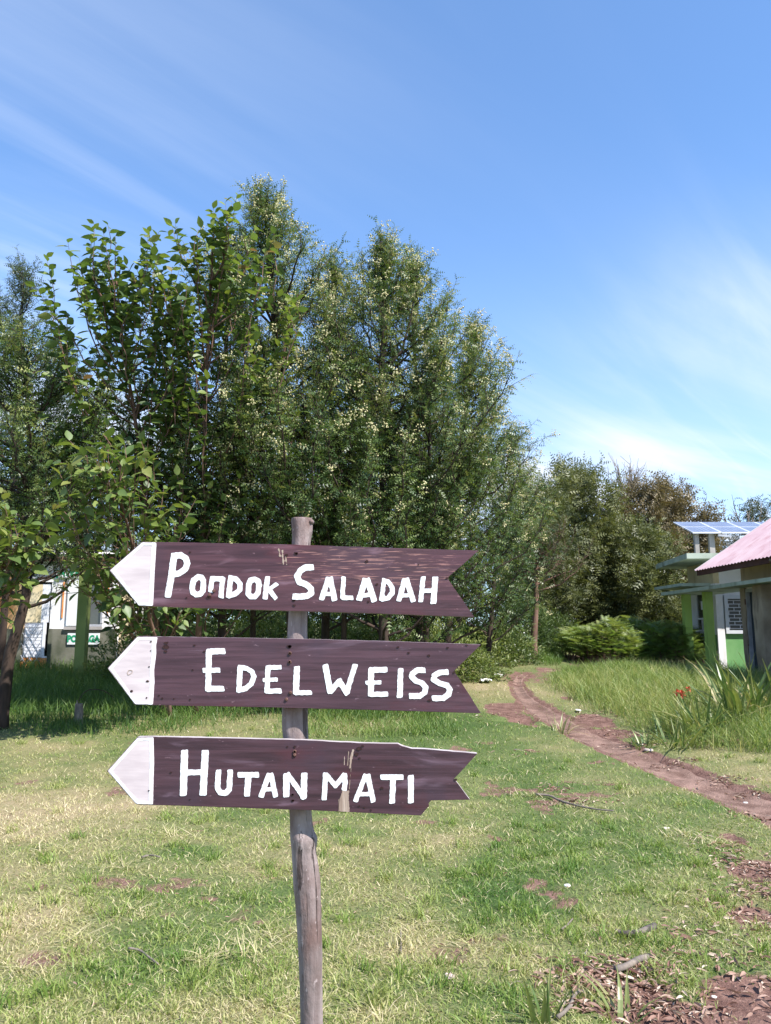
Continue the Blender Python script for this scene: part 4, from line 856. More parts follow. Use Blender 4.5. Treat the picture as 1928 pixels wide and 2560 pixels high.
# mid strip of rough grass behind the boards, right of the pole
r = np.random.default_rng(27); n = 26000; x, y = patch(n, -1.6, 1.6, 10.6, 19, r); pdv = path_d(x, y)
kp = (pdv > .35) & (x < np.where(y < 13, 1.1, -.2+.0*y)+.9*(fbm(x, y, 1, 2)-.5)) & (r.random(n) < .2+1.1*fbm(x, y, 1.5, 3)-.25); x, y = x[kp], y[kp]; n = len(x)
blades('rough_grass', x, y, (.10+.16*r.random(n)), .006+.006*r.random(n), .3+.7*r.random(n), np.clip(.42+.8*(fbm(x, y, 1.1, 3)-.5)+r.normal(0, .16, n), 0, 1), 'tall', 28)
# sunlit grass bank on the right
r = np.random.default_rng(35); n = 90000; x, y = patch(n, 2.8, 13, 8.6, 21.5, r); pdv = path_d(x, y)
mound = sst(.35, .9, pdv+.5*(fbm(x, y, 1.3, 3)-.5))*(y > 9.6-.42*(x-4.0)+.5*(fbm(x, y, 2, 2)-.5))*(x < 7.45+.03*(y-14)+1.2*(y < 14))*((y > 13)|(x > 2.9+.0*y))*(r.random(n) < np.clip(1.45-.03*y, .4, 1))
right_side = x > np.interp(y, PATH[::-1][np.argsort(PATH[::-1, 1])][:, 1], PATH[::-1][np.argsort(PATH[::-1, 1])][:, 0])
kp = (mound > r.random(n)) & right_side & (bare_m(x, y) < .45); x, y = x[kp], y[kp]; n = len(x)
blades('bank_grass', x, y, (.24+.30*r.random(n))*(.5+.5*sst(.3, 1.2, path_d(x, y))), .006+.006*r.random(n), .25+.7*r.random(n), np.clip(.64+.55*(fbm(x, y, .9, 3)-.5)+r.normal(0, .16, n), 0, 1), 'tall', 36)
# shaded rough verge further up
r = np.random.default_rng(45); n = 16000; x, y = patch(n, 4.0, 9.5, 17, 23, r); pdv = path_d(x, y); kp = (pdv > .3) & (x < 7.5) & right_side[:1].all(); x, y = x[pdv > .3], y[pdv > .3]; kp = x < 7.4+.12*(y-19); x, y = x[kp], y[kp]; n = len(x)
blades('verge_grass', x, y, (.14+.2*r.random(n)), .007+.006*r.random(n), .3+.6*r.random(n), np.clip(.35+r.normal(0, .15, n), 0, 1), 'tall', 46)

# strap leaved clumps (separate leaves)
def strap(w=.018, n=6, bend=.35):
    v = []; f = []
    for i in range(n):
        t = i/(n-1); ww = w*(1-t**2.2)*(.75+.5*math.sin(math.pi*min(1, t+.15))); ww = max(ww, .0008); v += [(-ww, -bend*t*t*.9, t*(1-.25*bend*t)), (0, -bend*t*t*.9-.006, t*(1-.25*bend*t)), (ww, -bend*t*t*.9, t*(1-.25*bend*t))]
    for i in range(n-1):
        b = i*3; f += [(b, b+1, b+4, b+3), (b+1, b+2, b+5, b+4)]
    return v, f
STR = []
for q in range(10):
    v, f = strap(.014+.006*(q % 3), 6, (.12, .3, .6, .2, .85)[q % 5]); me = bpy.data.meshes.new('leaf'); me.from_pydata(v, [], f); me.attributes.new('tint', 'FLOAT', 'POINT').data.foreach_set('value', np.full(len(v), (.25,.5,.7,.85,.97,.4,.6,.3,.75,.9)[q], np.float32))
    me.materials.append(M['iris']); STR.append(me)
def strap_clump(name, label, px, py, n, L, spreadr, seed, cat='plant', group=None, flowers=0, thin=1.0, tilt=.55):
    g = ground_pt(px, py, lambda a, b: hgt(np.array([a]), np.array([b]))[0]); r = np.random.default_rng(seed); root = empty(name, g, label, cat, group)
    for q in range(n):
        o = bpy.data.objects.new('leaf', STR[r.integers(10)]); SC.collection.objects.link(o); o.parent = root
        a = r.random()*6.283; R = spreadr*math.sqrt(r.random()); o.location = (R*math.cos(a), R*math.sin(a), -.03)
        o.rotation_euler = (tilt*(.15+r.random())*(.4+R/spreadr), r.normal()*.12, a+math.pi/2+r.normal()*.5+math.pi*0)
        l = L*(.55+.6*r.random()); o.scale = (l*thin, l, l)
    if flowers:
        for q in range(flowers):
            a = r.random()*6.28; p = np.array([g[0]-.25-.25*r.random()+.03*q, g[1]-.15+.2*r.random(), g[2]+.50+.08*r.random()]); mb = MB()
            mb.tube([(g[0]-.05, g[1], g[2]), (p[0]+.05, p[1], g[2]+.35), p], [.006, .005, .004], 4); st = mb.build('stem', M['iris'], root)
            fb = MB(); m = 14; X, Y2, Z = frames(r.normal(0, 1, (m, 3))+[0, 0, .4]); fb.inst(SLEAF[0]*[1.6, 1, 1], SLEAF[1], p+r.normal(0, .012, (m, 3)), X, Y2, Z, .055); fb.build('flower', M['red'], root)
    return root
G_I = 'strap leaved clumps on the grassy bank'
strap_clump('strap_leaf_plant', 'big clump of upright sword leaves in front of the house door at the right edge', 1872, 1800, 85, 1.15, .42, 81, group=G_I)
strap_clump('strap_leaf_plant', 'clump of sword leaves with red flowers left of the biggest clump', 1768, 1835, 70, .80, .34, 82, group=G_I, flowers=4, tilt=.9)
strap_clump('strap_leaf_plant', 'grassy strap leaved clump running out of the picture at the right edge', 1950, 1790, 60, 1.0, .40, 83, group=G_I)
strap_clump('strap_leaf_plant', 'yellow green arching clump low on the bank beside the dirt path', 1690, 1862, 60, .62, .28, 84, group=G_I, tilt=1.0)
strap_clump('agave_plant', 'small grey green pointed rosette on the edge of the dirt path', 1608, 1868, 26, .36, .10, 85, thin=1.6, tilt=.8)
strap_clump('grass_tuft', 'dark green spiky tuft at the near edge of the dirt path bend', 1400, 1832, 34, .38, .12, 86, thin=.8)
strap_clump('broad_grass', 'clump of broad bright grass blades at the bottom edge left of the bare soil', 1362, 2545, 16, .26, .06, 87, cat='grass', thin=1.5, tilt=.6)
strap_clump('broad_grass', 'arching broad grass blades growing out of the leaf litter at the bottom edge', 1560, 2555, 18, .27, .06, 88, cat='grass', thin=1.6, tilt=1.2)

# ------------------------------------------------------------------ guard post hut on the left
def text_mesh(txt, size, bold=.01):
    c = bpy.data.curves.new('t', 'FONT'); c.body = txt; c.size = size; c.offset = bold; c.align_x = 'CENTER'; c.align_y = 'CENTER'; c.resolution_u = 3
    o = bpy.data.objects.new('t', c); SC.collection.objects.link(o); dg = bpy.context.evaluated_depsgraph_get()
    me = bpy.data.meshes.new_from_object(o.evaluated_get(dg)); v = np.array([tuple(q.co) for q in me.vertices]); f = [tuple(p.vertices) for p in me.polygons]
    bpy.data.objects.remove(o); bpy.data.curves.remove(c); bpy.data.meshes.remove(me); return v, f
def lettering(txt, cen, right, up, size, sx, mat, parent, bold=.01):
    v, f = text_mesh(txt, size, bold); cen = np.array(cen, float); right = np.array(right, float); up = np.array(up, float)
    P = cen+v[:, 0:1]*sx*right+v[:, 1:2]*up; mb = MB(); bl = {}
    for q in f: bl.setdefault(len(q), []).append(q)
    mb.add(P, [np.array(q) for q in bl.values()]); return mb.build('lettering', mat, parent)
def bx(name, mat, parent, *a): return MB().box(*a).build(name, mat, parent)
YH = 17.5
def hx_(px, Y=YH): return xat(px, Y)
def hz_(py, Y=YH): return float(at(964, py, Y)[2])
gzh = H(hx_(150), YH)-.1
hut = empty('guard_post_hut', (hx_(150), YH+1.2, gzh), 'small white plastered guard post hut with mossy base behind the trees at left', 'hut')
x0, xc = hx_(-90), hx_(292); zt = hz_(1398); zp = hz_(1572)
wx = [(hx_(-90), hx_(62)), (hx_(128), hx_(221)), (hx_(259), xc)]       # wall either side of the door and window
for i, (a, b2) in enumerate(wx): bx('wall', M['wall_orange'] if i == 0 else M['wall_white'], hut, a, b2, YH, YH+.15, zp, zt)
bx('wall', M['wall_white'], hut, hx_(221), hx_(259), YH, YH+.15, hz_(1445), zt); 
bx('wall', M['wall_white'], hut, hx_(62), hx_(128), YH, YH+.15, hz_(1455), zt)
bx('plinth', M['wall_moss'], hut, hx_(128), xc, YH-.04, YH+.15, gzh, zp); bx('plinth', M['wall_moss'], hut, x0, hx_(62), YH-.04, YH+.15, gzh, zp)
bx('wall', M['wall_white'], hut, xc-.15, xc, YH+.15, YH+3, gzh, zt); bx('wall', M['wall_white'], hut, x0, x0+.15, YH+.15, YH+3, gzh, zt); bx('wall', M['wall_white'], hut, x0+.15, xc-.15, YH+2.85, YH+3, gzh, zt)
bx('wall_panel', M['board_white'], hut, hx_(171), hx_(201), YH-.05, YH-.003, hz_(1564), hz_(1450))
bx('sill', M['concrete'], hut, hx_(168), hx_(262), YH-.10, YH-.052, zp-.02, zp+.05)
w = bx('window', M['metal'], hut, hx_(221), hx_(259), YH+.05, YH+.09, zp, hz_(1445))
bx('pane', M['glass'], w, hx_(225), hx_(255), YH+.03, YH+.047, zp+.1, hz_(1452))
fr = MB(); fr.box(hx_(221), hx_(225), YH-.03, YH+.045, zp, hz_(1445)); fr.box(hx_(255), hx_(259), YH-.03, YH+.045, zp, hz_(1445)); fr.box(hx_(225), hx_(255), YH-.03, YH+.045, hz_(1452), hz_(1445)); fr.box(hx_(225), hx_(255), YH-.03, YH+.045, zp, zp+.1); fr.build('frame', M['metal'], w)
d0, d1 = hx_(66), hx_(124)
door = bx('door', M['wall_cream'], hut, d0, hx_(104), YH+.03, YH+.06, hz_(1556), hz_(1460))
bx('door_leaf', M['louvre'], door, hx_(104)+.002, d1, YH+.03, YH+.06, hz_(1556), hz_(1460))
for q in range(13):
    zq = hz_(1668)+(hz_(1560)-hz_(1668))*q/13; mb = MB(); mb.beam((hx_(62)+.05, YH+.035, zq+.03), (hx_(112), YH+.035, zq+.03), .03, .062); mb.build('louvre_slat', M['louvre'] if q > 2 else M['rust'], door)
bx('door_frame', M['louvre'], door, hx_(112), hx_(119), YH+.0, YH+.05, gzh, hz_(1556)-.003); bx('door_frame', M['louvre'], door, hx_(120), hx_(128), YH-.02, YH+.05, gzh, hz_(1640)); 
bx('door_backing', M['louvre'], door, hx_(62), hx_(112), YH+.07, YH+.09, gzh, hz_(1556)-.003)
lt = MB()
for q in range(6):
    for s in (-1, 1):
        xa = hx_(62)+(q-1.2)*.16; xb_ = xa+s*.55; za, zb_ = hz_(1660), hz_(1560)
        lo_, hi_ = hx_(62), hx_(112)
        t0 = 0 if lo_ <= xa <= hi_ else None
        pts = [(xa+(xb_-xa)*t, za+(zb_-za)*t) for t in np.linspace(0, 1, 24)]; pts = [p for p in pts if lo_ <= p[0] <= hi_]
        if len(pts) > 1: lt.beam((pts[0][0], YH-.02, pts[0][1]), (pts[-1][0], YH-.02, pts[-1][1]), .016, .010)
lt.build('lattice', M['metal'], door)
bx('rusty_kick_plate', M['rust'], door, hx_(62), hx_(112), YH-.012, YH-.003, gzh, hz_(1655)); bx('rusty_kick_plate', M['rust'], door, hx_(112)+.003, hx_(128), YH-.034, YH-.023, gzh, hz_(1645))
# rust streaks beside the door and on the wall are strips of flaked paint
bx('pipe', M['rust'], hut, hx_(157), hx_(160), YH-.03, YH-.003, hz_(1545), hz_(1455)); bx('pipe', M['rust'], hut, hx_(270), hx_(272), YH-.03, YH-.003, hz_(1540), hz_(1450))
wing = bx('side_wing', M['wall_cream'], hut, xc+.002, hx_(326), YH+.25, YH+.4, gzh, hz_(1440))
bx('door_frame', M['louvre'], wing, hx_(326)+.002, hx_(336), YH+.2, YH+.4, gzh, hz_(1436)); bx('rubble_pier', M['flake'], wing, hx_(336)+.002, hx_(343), YH+.22, YH+.5, gzh, hz_(1500))
rf = MB()
RX = np.arange(x0-.4, hx_(350), .03); ra = np.stack([RX, np.full_like(RX, YH-.22), zt+.10+.012*np.sin(RX*2*math.pi/.09)], 1); rb = np.stack([RX, np.full_like(RX, YH+3.4), zt+.55+.012*np.sin(RX*2*math.pi/.09)], 1)
nn = len(RX); idx = np.arange(nn-1); rf.add(np.concatenate([ra, rb]), np.stack([idx, idx+1, nn+idx+1, nn+idx], 1)); rf.build('roof', M['sheet'], hut)
bx('fascia', M['darkwood'], hut, x0-.3, hx_(345), YH-.19, YH-.155, zt-.06, zt+.07)
bx('name_board', M['board_white'], hut, hx_(140), hx_(275), YH-.06, YH-.01, hz_(1444), hz_(1424))
lettering('JAWA BARAT', (hx_(208), YH-.066, hz_(1434)), (1, 0, 0), (0, 0, 1), .19, 1.05, M['letter_green'], hut, .008)
lettering('PERHUTANI', (hx_(222), YH-.706, hz_(1413, YH-.7)), (1, 0, 0), (0, 0, 1), .13, 1.0, M['letter_green'], hut, .006) if False else None
pj = empty('pos_jaga_sign', (hx_(217), YH-.05, hz_(1597)), 'white board lettered POS JAGA in green on the mossy base of the hut', 'sign')
MB().box(hx_(178), hx_(257), YH-.075, YH-.05, hz_(1611), hz_(1583)).build('board', M['board_white'], pj)
lettering('POS JAGA', (hx_(217.5), YH-.08, hz_(1597.5)), (1, 0, 0), (0, 0, 1), .20, .82, M['letter_green'], pj, .012)
bx('porch_post', M['olive_post'], hut, xat(199, 16.4), xat(223, 16.4), 16.3, 16.5, H(xat(210,16.4), 16.4)-.1, hz_(1400, 16.4))

# ------------------------------------------------------------------ ticket booth and pink roofed house on the right
zb = .44
booth = empty('ticket_booth', (9.6, 21.5, zb), 'small flat roofed ticket booth with green columns behind the pink roofed house', 'building')
zs = 3.36; YF = 20.7; XL = 8.8
# left face pieces around its window
yw0, yw1 = 21.25, 21.92; zw0, zw1 = 1.56, 2.52
bx('wall', M['wall_white'], booth, XL, XL+.15, YF, yw0, 1.42, 2.78); bx('wall', M['wall_white'], booth, XL, XL+.15, yw1, 22.45, 1.42, 2.78)
bx('wall', M['wall_white'], booth, XL, XL+.15, yw0, yw1, zw1, 2.78); bx('wall', M['wall_white'], booth, XL, XL+.15, yw0, yw1, 1.42, zw0)
bx('upper_wall', M['wall_cream'], booth, XL, XL+.15, YF, 22.45, 2.78, zs)
bx('green_dado', M['wall_green'], booth, XL-.01, XL+.15, YF, 22.45, 1.0, 1.42); bx('flaking_plinth', M['flake'], booth, XL-.012, XL+.15, YF, 22.45, .2, 1.0)
w = bx('window', M['wall_white'], booth, XL-.03, XL+.03, yw0, yw1, 1.83, 1.88)
bx('pane', M['glass'], w, XL+.03, XL+.05, yw0, yw1, zw0, zw1); bx('mullion', M['wall_white'], w, XL-.02, XL+.03, 21.56, 21.60, zw0, 1.83)
bx('notice', M['board_white'], w, XL+.01, XL+.028, 21.50, 21.66, 2.1, 2.34); bx('sill', M['wall_white'], w, XL-.08, XL-.0125, yw0-.1, yw1+.1, 1.43, 1.49)
# front face with grille window
wx0, wx1, wz0, wz1 = 9.02, 9.95, 1.45, 2.46
bx('front_wall', M['wall_white'], booth, XL+.15, wx0, YF, YF+.15, .2, zs); bx('front_wall', M['wall_white'], booth, wx1, 12.0, YF, YF+.15, .2, zs)
bx('front_wall', M['wall_white'], booth, wx0, wx1, YF, YF+.15, wz1, zs); bx('front_wall', M['wall_green'], booth, wx0, wx1, YF, YF+.15, .2, wz0)
bx('front_pier', M['wall_white'], booth, XL, wx0-.03, YF-.06, YF-.002, .5, 2.78)
w = bx('window', M['alu'], booth, wx0+.005, wx1, YF-.08, YF+.02, wz0, wz0+.09)
fm = MB(); fm.box(wx0, wx0+.09, YF-.08, YF+.02, wz0+.092, wz1); fm.box(wx0+.092, wx1, YF-.08, YF+.02, wz1-.09, wz1); fm.build('frame', M['alu'], w)
bx('pane', M['glass'], w, wx0+.09, wx1, YF+.06, YF+.08, wz0+.09, wz1-.09)
nb = 9
for q in range(nb):
    z = wz0+.09+(wz1-.18-wz0)*(q+.5)/nb; bx('grille_bar', M['alu'], w, wx0+.09, wx1, YF+.0, YF+.012, z-.008, z+.008)
for q in range(nb-1):
    z = wz0+.09+(wz1-.18-wz0)*(q+.5)/nb; z2 = z+(wz1-.18-wz0)/nb
    for k_ in range(3):
        xx = wx0+.14+.28*k_+(.14 if q % 2 else 0)
        if xx < wx1: bx('grille_bar', M['alu'], w, xx-.007, xx+.007, YF+.0, YF+.012, z+.009, z2-.009)
bx('back_wall', M['wall_white'], booth, XL+.15, 12.0, 22.3, 22.45, .2, zs); bx('side_wall', M['wall_white'], booth, 11.85, 12.0, YF+.15, 22.3, .2, zs)
sl = MB(); s0 = [(7.75, 19.75), (12.6, 19.6), (12.9, 23.2), (8.15, 23.2)]; v = [(a, b2, zs+.002) for a, b2 in s0]+[(a, b2, zs+.14) for a, b2 in s0]
sl.add(v, np.array([(0,3,2,1),(4,5,6,7),(0,1,5,4),(1,2,6,5),(2,3,7,6),(3,0,4,7)])); sl.build('flat_roof', M['slab'], booth)
bx('side_canopy', M['slab'], booth, 8.0, XL-.002, 20.9, 23.0, 2.72, 2.80)
for yy in (19.0, 20.35):
    bx('column', M['green_post'], booth, 7.81, 7.99, yy-.1, yy+.1, H(7.97, yy)-.3, 2.47)
cp = MB(); c0 = [(7.62, 18.3), (8.8, 18.3), (8.8, 20.69), (7.62, 20.9)]; c0 = [(7.48, 17.0), (8.6, 17.6), (8.78, 20.68), (7.55, 21.2)]
v = [(a, b2, 2.475) for a, b2 in c0]+[(a, b2, 2.56) for a, b2 in c0]; cp.add(v, np.array([(0,3,2,1),(4,5,6,7),(0,1,5,4),(1,2,6,5),(2,3,7,6),(3,0,4,7)])); cp.build('porch_canopy', M['slab'], booth)
bx('floor_slab', M['concrete'], booth, 7.75, 12.0, 18.4, 22.6, .05, zb)
ts = empty('pos_tiket_sign', (XL-.03, 21.4, 1.28), 'small white board lettered POS TIKET on the green dado of the ticket booth', 'sign')
MB().box(XL-.035, XL-.012, 20.95, 21.93, 1.16, 1.40).build('board', M['board_white'], ts)
lettering('POS TIKET', (XL-.04, 21.44, 1.28), (0, -1, 0), (0, 0, 1), .22, .82, M['letter_green'], ts, .010)
# solar panels on the booth roof
sp = empty('solar_panel', (9.3, 21.1, zs+.14), 'blue tilted solar panel array on posts above the flat booth roof', 'solar panel')
def sloped(y): return 4.10+(y-20.45)*.345
for i in range(4):
    for j in range(2):
        xa = 8.22+i*.78; xb2 = xa+.76; ya = 20.45+j*.68; yb = ya+.66
        mb = MB(); v = [(xa, ya, sloped(ya)), (xb2, ya, sloped(ya)), (xb2, yb, sloped(yb)), (xa, yb, sloped(yb))]; v += [(a, b2, c+.035) for a, b2, c in v]
        mb.add(v, np.array([(0,3,2,1),(4,5,6,7),(0,1,5,4),(1,2,6,5),(2,3,7,6),(3,0,4,7)])); pn = mb.build('panel', M['alu'], sp)
        mb = MB()
        for c in range(6):
            xs0 = xa+.02+c*(.72/6); xs1 = xs0+.72/6-.012; v = [(xs0, ya+.02, sloped(ya+.02)+.039), (xs1, ya+.02, sloped(ya+.02)+.039), (xs1, yb-.02, sloped(yb-.02)+.039), (xs0, yb-.02, sloped(yb-.02)+.039)]; mb.add(v, np.array([(0,1,2,3)]))
        mb.build('solar_cell', M['panel'], pn, kind='stuff')
bx('support_post', M['concrete'], sp, 8.33, 8.44, 20.6, 20.7, zs+.14, sloped(20.6)-.002); bx('support_post', M['concrete'], sp, 8.72, 8.86, 20.6, 20.7, zs+.14, sloped(20.6)-.002)
bx('support_post', M['concrete'], sp, 10.7, 10.8, 20.6, 20.7, zs+.14, sloped(20.6)-.002)
mb = MB(); mb.beam((8.9, 20.47, sloped(20.47)-.05), (9.25, 20.47, sloped(20.47)-.09), .05, .05); mb.build('bracket', M['metal'], sp)
# pink roofed house
house = empty('pink_roofed_house', (9.5, 14, .4), 'house with faded pink corrugated roof running out of the picture on the right', 'house')
xe, ze, sl_ = 7.36, 2.94, .655; xr = 10.2
def roofpanel(y0, y1, sidex, up):
    ys = np.linspace(y0, y1, 41); wv = .011*np.sin(ys*2*math.pi/.0762*.5)
    xs_ = np.linspace(0, 1, 5); V = []
    for t in xs_:
        xx = xe+(xr-xe)*t if sidex else 2*xr-xe+(xe-xr)*t; zz_ = ze+sl_*(xr-xe)*t
        V.append(np.stack([np.full_like(ys, xx), ys, zz_+wv+up], 1))
    V = np.array(V); nk = len(ys); i = (np.arange(4)[:, None]*nk+np.arange(nk-1)[None]).ravel(); f = np.stack([i, i+1, i+nk+1, i+nk], 1)
    mb = MB(); mb.add(V.reshape(-1, 3), f if sidex else f[:, ::-1]); Vb = V.reshape(-1, 3)-[0, 0, .004]; mb.add(Vb, f[:, ::-1] if sidex else f); return mb.build('roof_sheet', M['pinkroof'], house)
for q in range(11):
    y1 = 18.4-.80*q; roofpanel(y1-.84, y1, True, .004*(q % 2)); roofpanel(y1-.84, y1, False, .004*(q % 2))
mb = MB(); mb.beam((xe+.06, 9.6, ze-.06), (xe+.06, 18.3, ze-.06), .05, .12); mb.build('fascia', M['darkwood'], house)
mb = MB(); mb.beam((xe+.03, 18.36, ze-.02), (xr, 18.36, ze+sl_*(xr-xe)-.04), .03, .10); mb.build('bargeboard', M['sheet'], house)
for q in range(9):
    mb = MB(); yy = 18.0-q*.95; mb.beam((xe+.1, yy, ze-.07), (xr-.1, yy, ze+sl_*(xr-xe-.1)-.14), .06, .10); mb.build('rafter', M['darkwood'], house)
XW = 8.0
yd0, yd1 = 16.42, 17.12
def wseg(mat, a, b2, c, d, nm='wall'): bx(nm, M[mat], house, XW, XW+.15, a, b2, c, d)
wseg('wall_cream', 9.6, 17.36, 2.56, 3.10, 'upper_wall'); wseg('wall_white', yd1, 17.36, .2, 2.558); wseg('wall_white', 15.72, yd0, 1.25, 2.558); wseg('wall_white', 9.6, 14.7, 1.25, 2.558); wseg('wall_white', 14.7, 15.72, 2.40, 2.558)
wseg('stone', 9.6, yd0, .2, 1.248, 'stone_dado'); wseg('stone', yd0, yd1, .2, .42, 'threshold'); wseg('wall_white', yd0, yd1, 2.38, 2.558)
bx('gable_wall', M['wall_white'], house, XW+.15, 12.4, 17.21, 17.36, .2, 3.0)
gw = MB(); gv = [(XW, 17.21, 3.10), (12.4, 17.21, 3.10), (xr, 17.21, ze+sl_*(xr-xe)-.15), (XW, 17.36, 3.10), (12.4, 17.36, 3.10), (xr, 17.36, ze+sl_*(xr-xe)-.15)]; gw.add(gv, [np.array([(0,1,2),(5,4,3)]), np.array([(0,3,4,1),(1,4,5,2),(2,5,3,0)])]); gw.build('gable', M['wall_white'], house)
dr_ = bx('door', M['door_blue'], house, XW+.05, XW+.09, yd0+.02, yd1-.02, .42, 2.37); bx('door_pane', M['glass'], dr_, XW+.03, XW+.048, yd0+.16, yd1-.16, 1.45, 2.2); bx('notice', M['board_white'], dr_, XW+.015, XW+.028, 16.60, 16.78, 1.75, 2.05)
fm = MB(); fm.box(XW-.03, XW+.05, yd1-.02, yd1+.05, .42, 2.44); fm.box(XW-.03, XW+.05, yd0-.05, yd0+.02, .42, 2.44); fm.box(XW-.03, XW+.05, yd0+.021, yd1-.021, 2.37, 2.44); fm.build('door_frame', M['metal'], dr_)
bx('hinge', M['nail'], dr_, XW-.05, XW-.032, yd1-.0, yd1+.04, 1.2, 1.34); bx('hinge', M['nail'], dr_, XW-.05, XW-.032, yd1-.0, yd1+.04, 2.1, 2.22)
wi = bx('window', M['alu'], house, XW-.03, XW+.05, 14.7, 15.72, 1.25, 1.36); bx('pane', M['glass'], wi, XW+.04, XW+.06, 14.7, 15.72, 1.362, 2.40)
fm = MB(); fm.box(XW-.03, XW+.05, 15.62, 15.72, 1.362, 2.40); fm.box(XW-.03, XW+.05, 14.7, 14.8, 1.362, 2.40); fm.box(XW-.03, XW+.05, 14.8, 15.62, 2.32, 2.40); fm.build('frame', M['alu'], wi)
bx('sill', M['concrete'], wi, XW-.12, XW-.032, 14.6, 15.8, 1.20, 1.28)
for (ya, yb, xa, mt) in ((17.13, 17.33, 7.95, 'stone'), (15.78, 16.2, 7.68, 'stone')):
    mb = MB(); zz0 = np.linspace(.2, 2.47, 9); rr_ = np.random.default_rng(int(ya*10)); V = []
    for z in zz0:
        e1 = rr_.normal(0, .012, 4); V += [(xa+e1[0], ya+e1[1], z), (XW-.002, ya+e1[1], z), (XW-.002, yb+e1[2], z), (xa+e1[3], yb+e1[2], z)]
    f = [(4*i+j, 4*i+(j+1) % 4, 4*i+4+(j+1) % 4, 4*i+4+j) for i in range(8) for j in range(4)]; mb.add(V, [np.array(f), np.array([(3,2,1,0),(32,33,34,35)])]); mb.build('pier', M[mt], house)
cp = MB(); c0 = [(7.38, 9.6), (XW-.003, 9.6), (XW-.003, 17.3), (7.46, 16.99)]; v = [(a, b2, 2.478) for a, b2 in c0]+[(a, b2, 2.558) for a, b2 in c0]
cp.add(v, np.array([(0,3,2,1),(4,5,6,7),(0,1,5,4),(1,2,6,5),(2,3,7,6),(3,0,4,7)])); cp.build('canopy', M['slab'], house)
mb = MB(); mb.beam((7.45, 14.75, 2.93), (7.75, 15.1, 2.56), .14, .16); mb.build('bracket', M['stone'], house)
bx('floor_slab', M['concrete'], house, 7.5, 12.4, 9.6, 18.39, .02, .40)

# ------------------------------------------------------------------ small things on the ground
hf = lambda a, b: hgt(np.array([a]), np.array([b]))[0]
def gp(px, py): return ground_pt(px, py, hf)
def stick(name, label, pts, r0, r1, mat='deadwood', cat='stick', group=None, lift=.012):
    P = np.array([gp(*p) for p in pts]); P[:, 2] += lift+r0; P = smooth_line(P, 4); o_ = P.mean(0); mb = MB(); mb.tube(P, np.linspace(r0, r1, len(P)), 8, wob=.25)
    root = empty(name, o_, label, cat, group); mb.build('wood', M[mat], root, smooth=True)
stick('branch_piece', 'short dark grey curved piece of branch on the lawn near the bare soil', [(1540,2340),(1565,2346),(1600,2342),(1637,2326)], .012, .018, 'greywood')
stick('branch_piece', 'pale brown log piece lying in the leaf litter above the bare soil', [(1540,2440),(1565,2432),(1600,2414),(1622,2408)], .016, .013, 'deadwood')
stick('twig', 'long pale twig lying on the lawn right of the bottom board', [(1340,1992),(1375,1996),(1400,2008),(1440,2020),(1490,2030),(1535,2034)], .012, .006, 'deadwood')
stick('twig', 'pale forked root piece at the bottom edge between the broad grass clumps', [(1395,2558),(1425,2530),(1438,2500),(1450,2492)], .009, .006, 'deadwood')
stick('twig', 'pale bent straw twig on the lawn at the lower left', [(322,2380),(350,2386),(375,2405),(395,2420)], .006, .004)
stick('twig', 'whitish bent twig on the lawn left of the pole', [(355,2150),(375,2145),(400,2150)], .007, .005)
stick('twig', 'straight pale twig on the lawn right of the pole', [(1002,2335),(1003,2360),(1003,2388)], .004, .003)
stick('twig', 'thin dark twig on the lawn left of the bare soil', [(1405,2332),(1418,2322),(1432,2306)], .006, .004)
def stone(label, px, py, s, mat='pebble', name='stone', flat=.55, cat='stone', seed=0, group=None):
    g = gp(px, py); r = np.random.default_rng(seed); mb = MB(); k = 8; V = []
    for j, el in enumerate((-.9, -.3, .3, .8)):
        for i in range(k):
            a = i*2*math.pi/k; q = s*(1+.25*(r.random()-.5)); V.append((g[0]+q*math.cos(el)*math.cos(a)*1.3, g[1]+q*math.cos(el)*math.sin(a), g[2]+s*flat*.5+q*flat*math.sin(el)))
    f = [(j*k+i, j*k+(i+1) % k, (j+1)*k+(i+1) % k, (j+1)*k+i) for j in range(3) for i in range(k)]
    mb.add(V, [np.array(f), np.array([list(range(k))[::-1]]), np.array([[3*k+i for i in range(k)]])]); o = mb.build(name, M[mat], smooth=True); tag(o, label, cat, group)
M['pink_litter'] = plain('pink_scrap', (.42,.30,.27), (.62,.48,.44), 20, .7)
stone('smooth pale pebble on the green lawn right of the pole', 1418, 2216, .018, 'white_litter', seed=1)
stone('pale stone on the lawn below the dirt path', 1666, 2073, .022, seed=2)
stone('small white pebble on the dirt path near the right edge', 1864, 2009, .020, 'white_litter', seed=3)
stone('tiny white pebble on the bare soil at the lower right', 1785, 2494, .010, 'white_litter', seed=4)
stone('pinkish pebble on the bare soil beside the tiny white one', 1754, 2512, .008, seed=5)
stone('grey stone on the verge beside the small rosette plant', 1622, 1877, .05, seed=6, flat=.4)
def scrap(name, label, px, py, w, h, seed, cat='litter', mat='white_litter', lift=.03):
    g = gp(px, py); r = np.random.default_rng(seed); n = 6; V = []; 
    for j in range(n):
        for i in range(n): V.append((g[0]+(i/(n-1)-.5)*w*(1+.2*r.normal()*.3), g[1]+(j/(n-1)-.5)*h, g[2]+lift+.25*min(w, h)*r.random()))
    f = [(j*n+i, j*n+i+1, (j+1)*n+i+1, (j+1)*n+i) for j in range(n-1) for i in range(n-1)]; mb = MB(); V = np.array(V); mb.add(V, np.array(f)); mb.add(V-[0, 0, .002], np.array(f)[:, ::-1]); tag(mb.build(name, M[mat]), label, cat)
scrap('paper_scrap', 'crumpled white scrap on the grass left of the path bend', 1243, 1694, .20, .5, 1)
scrap('paper_scrap', 'flatter white scrap just left of the crumpled one by the path bend', 1214, 1706, .22, .35, 2)
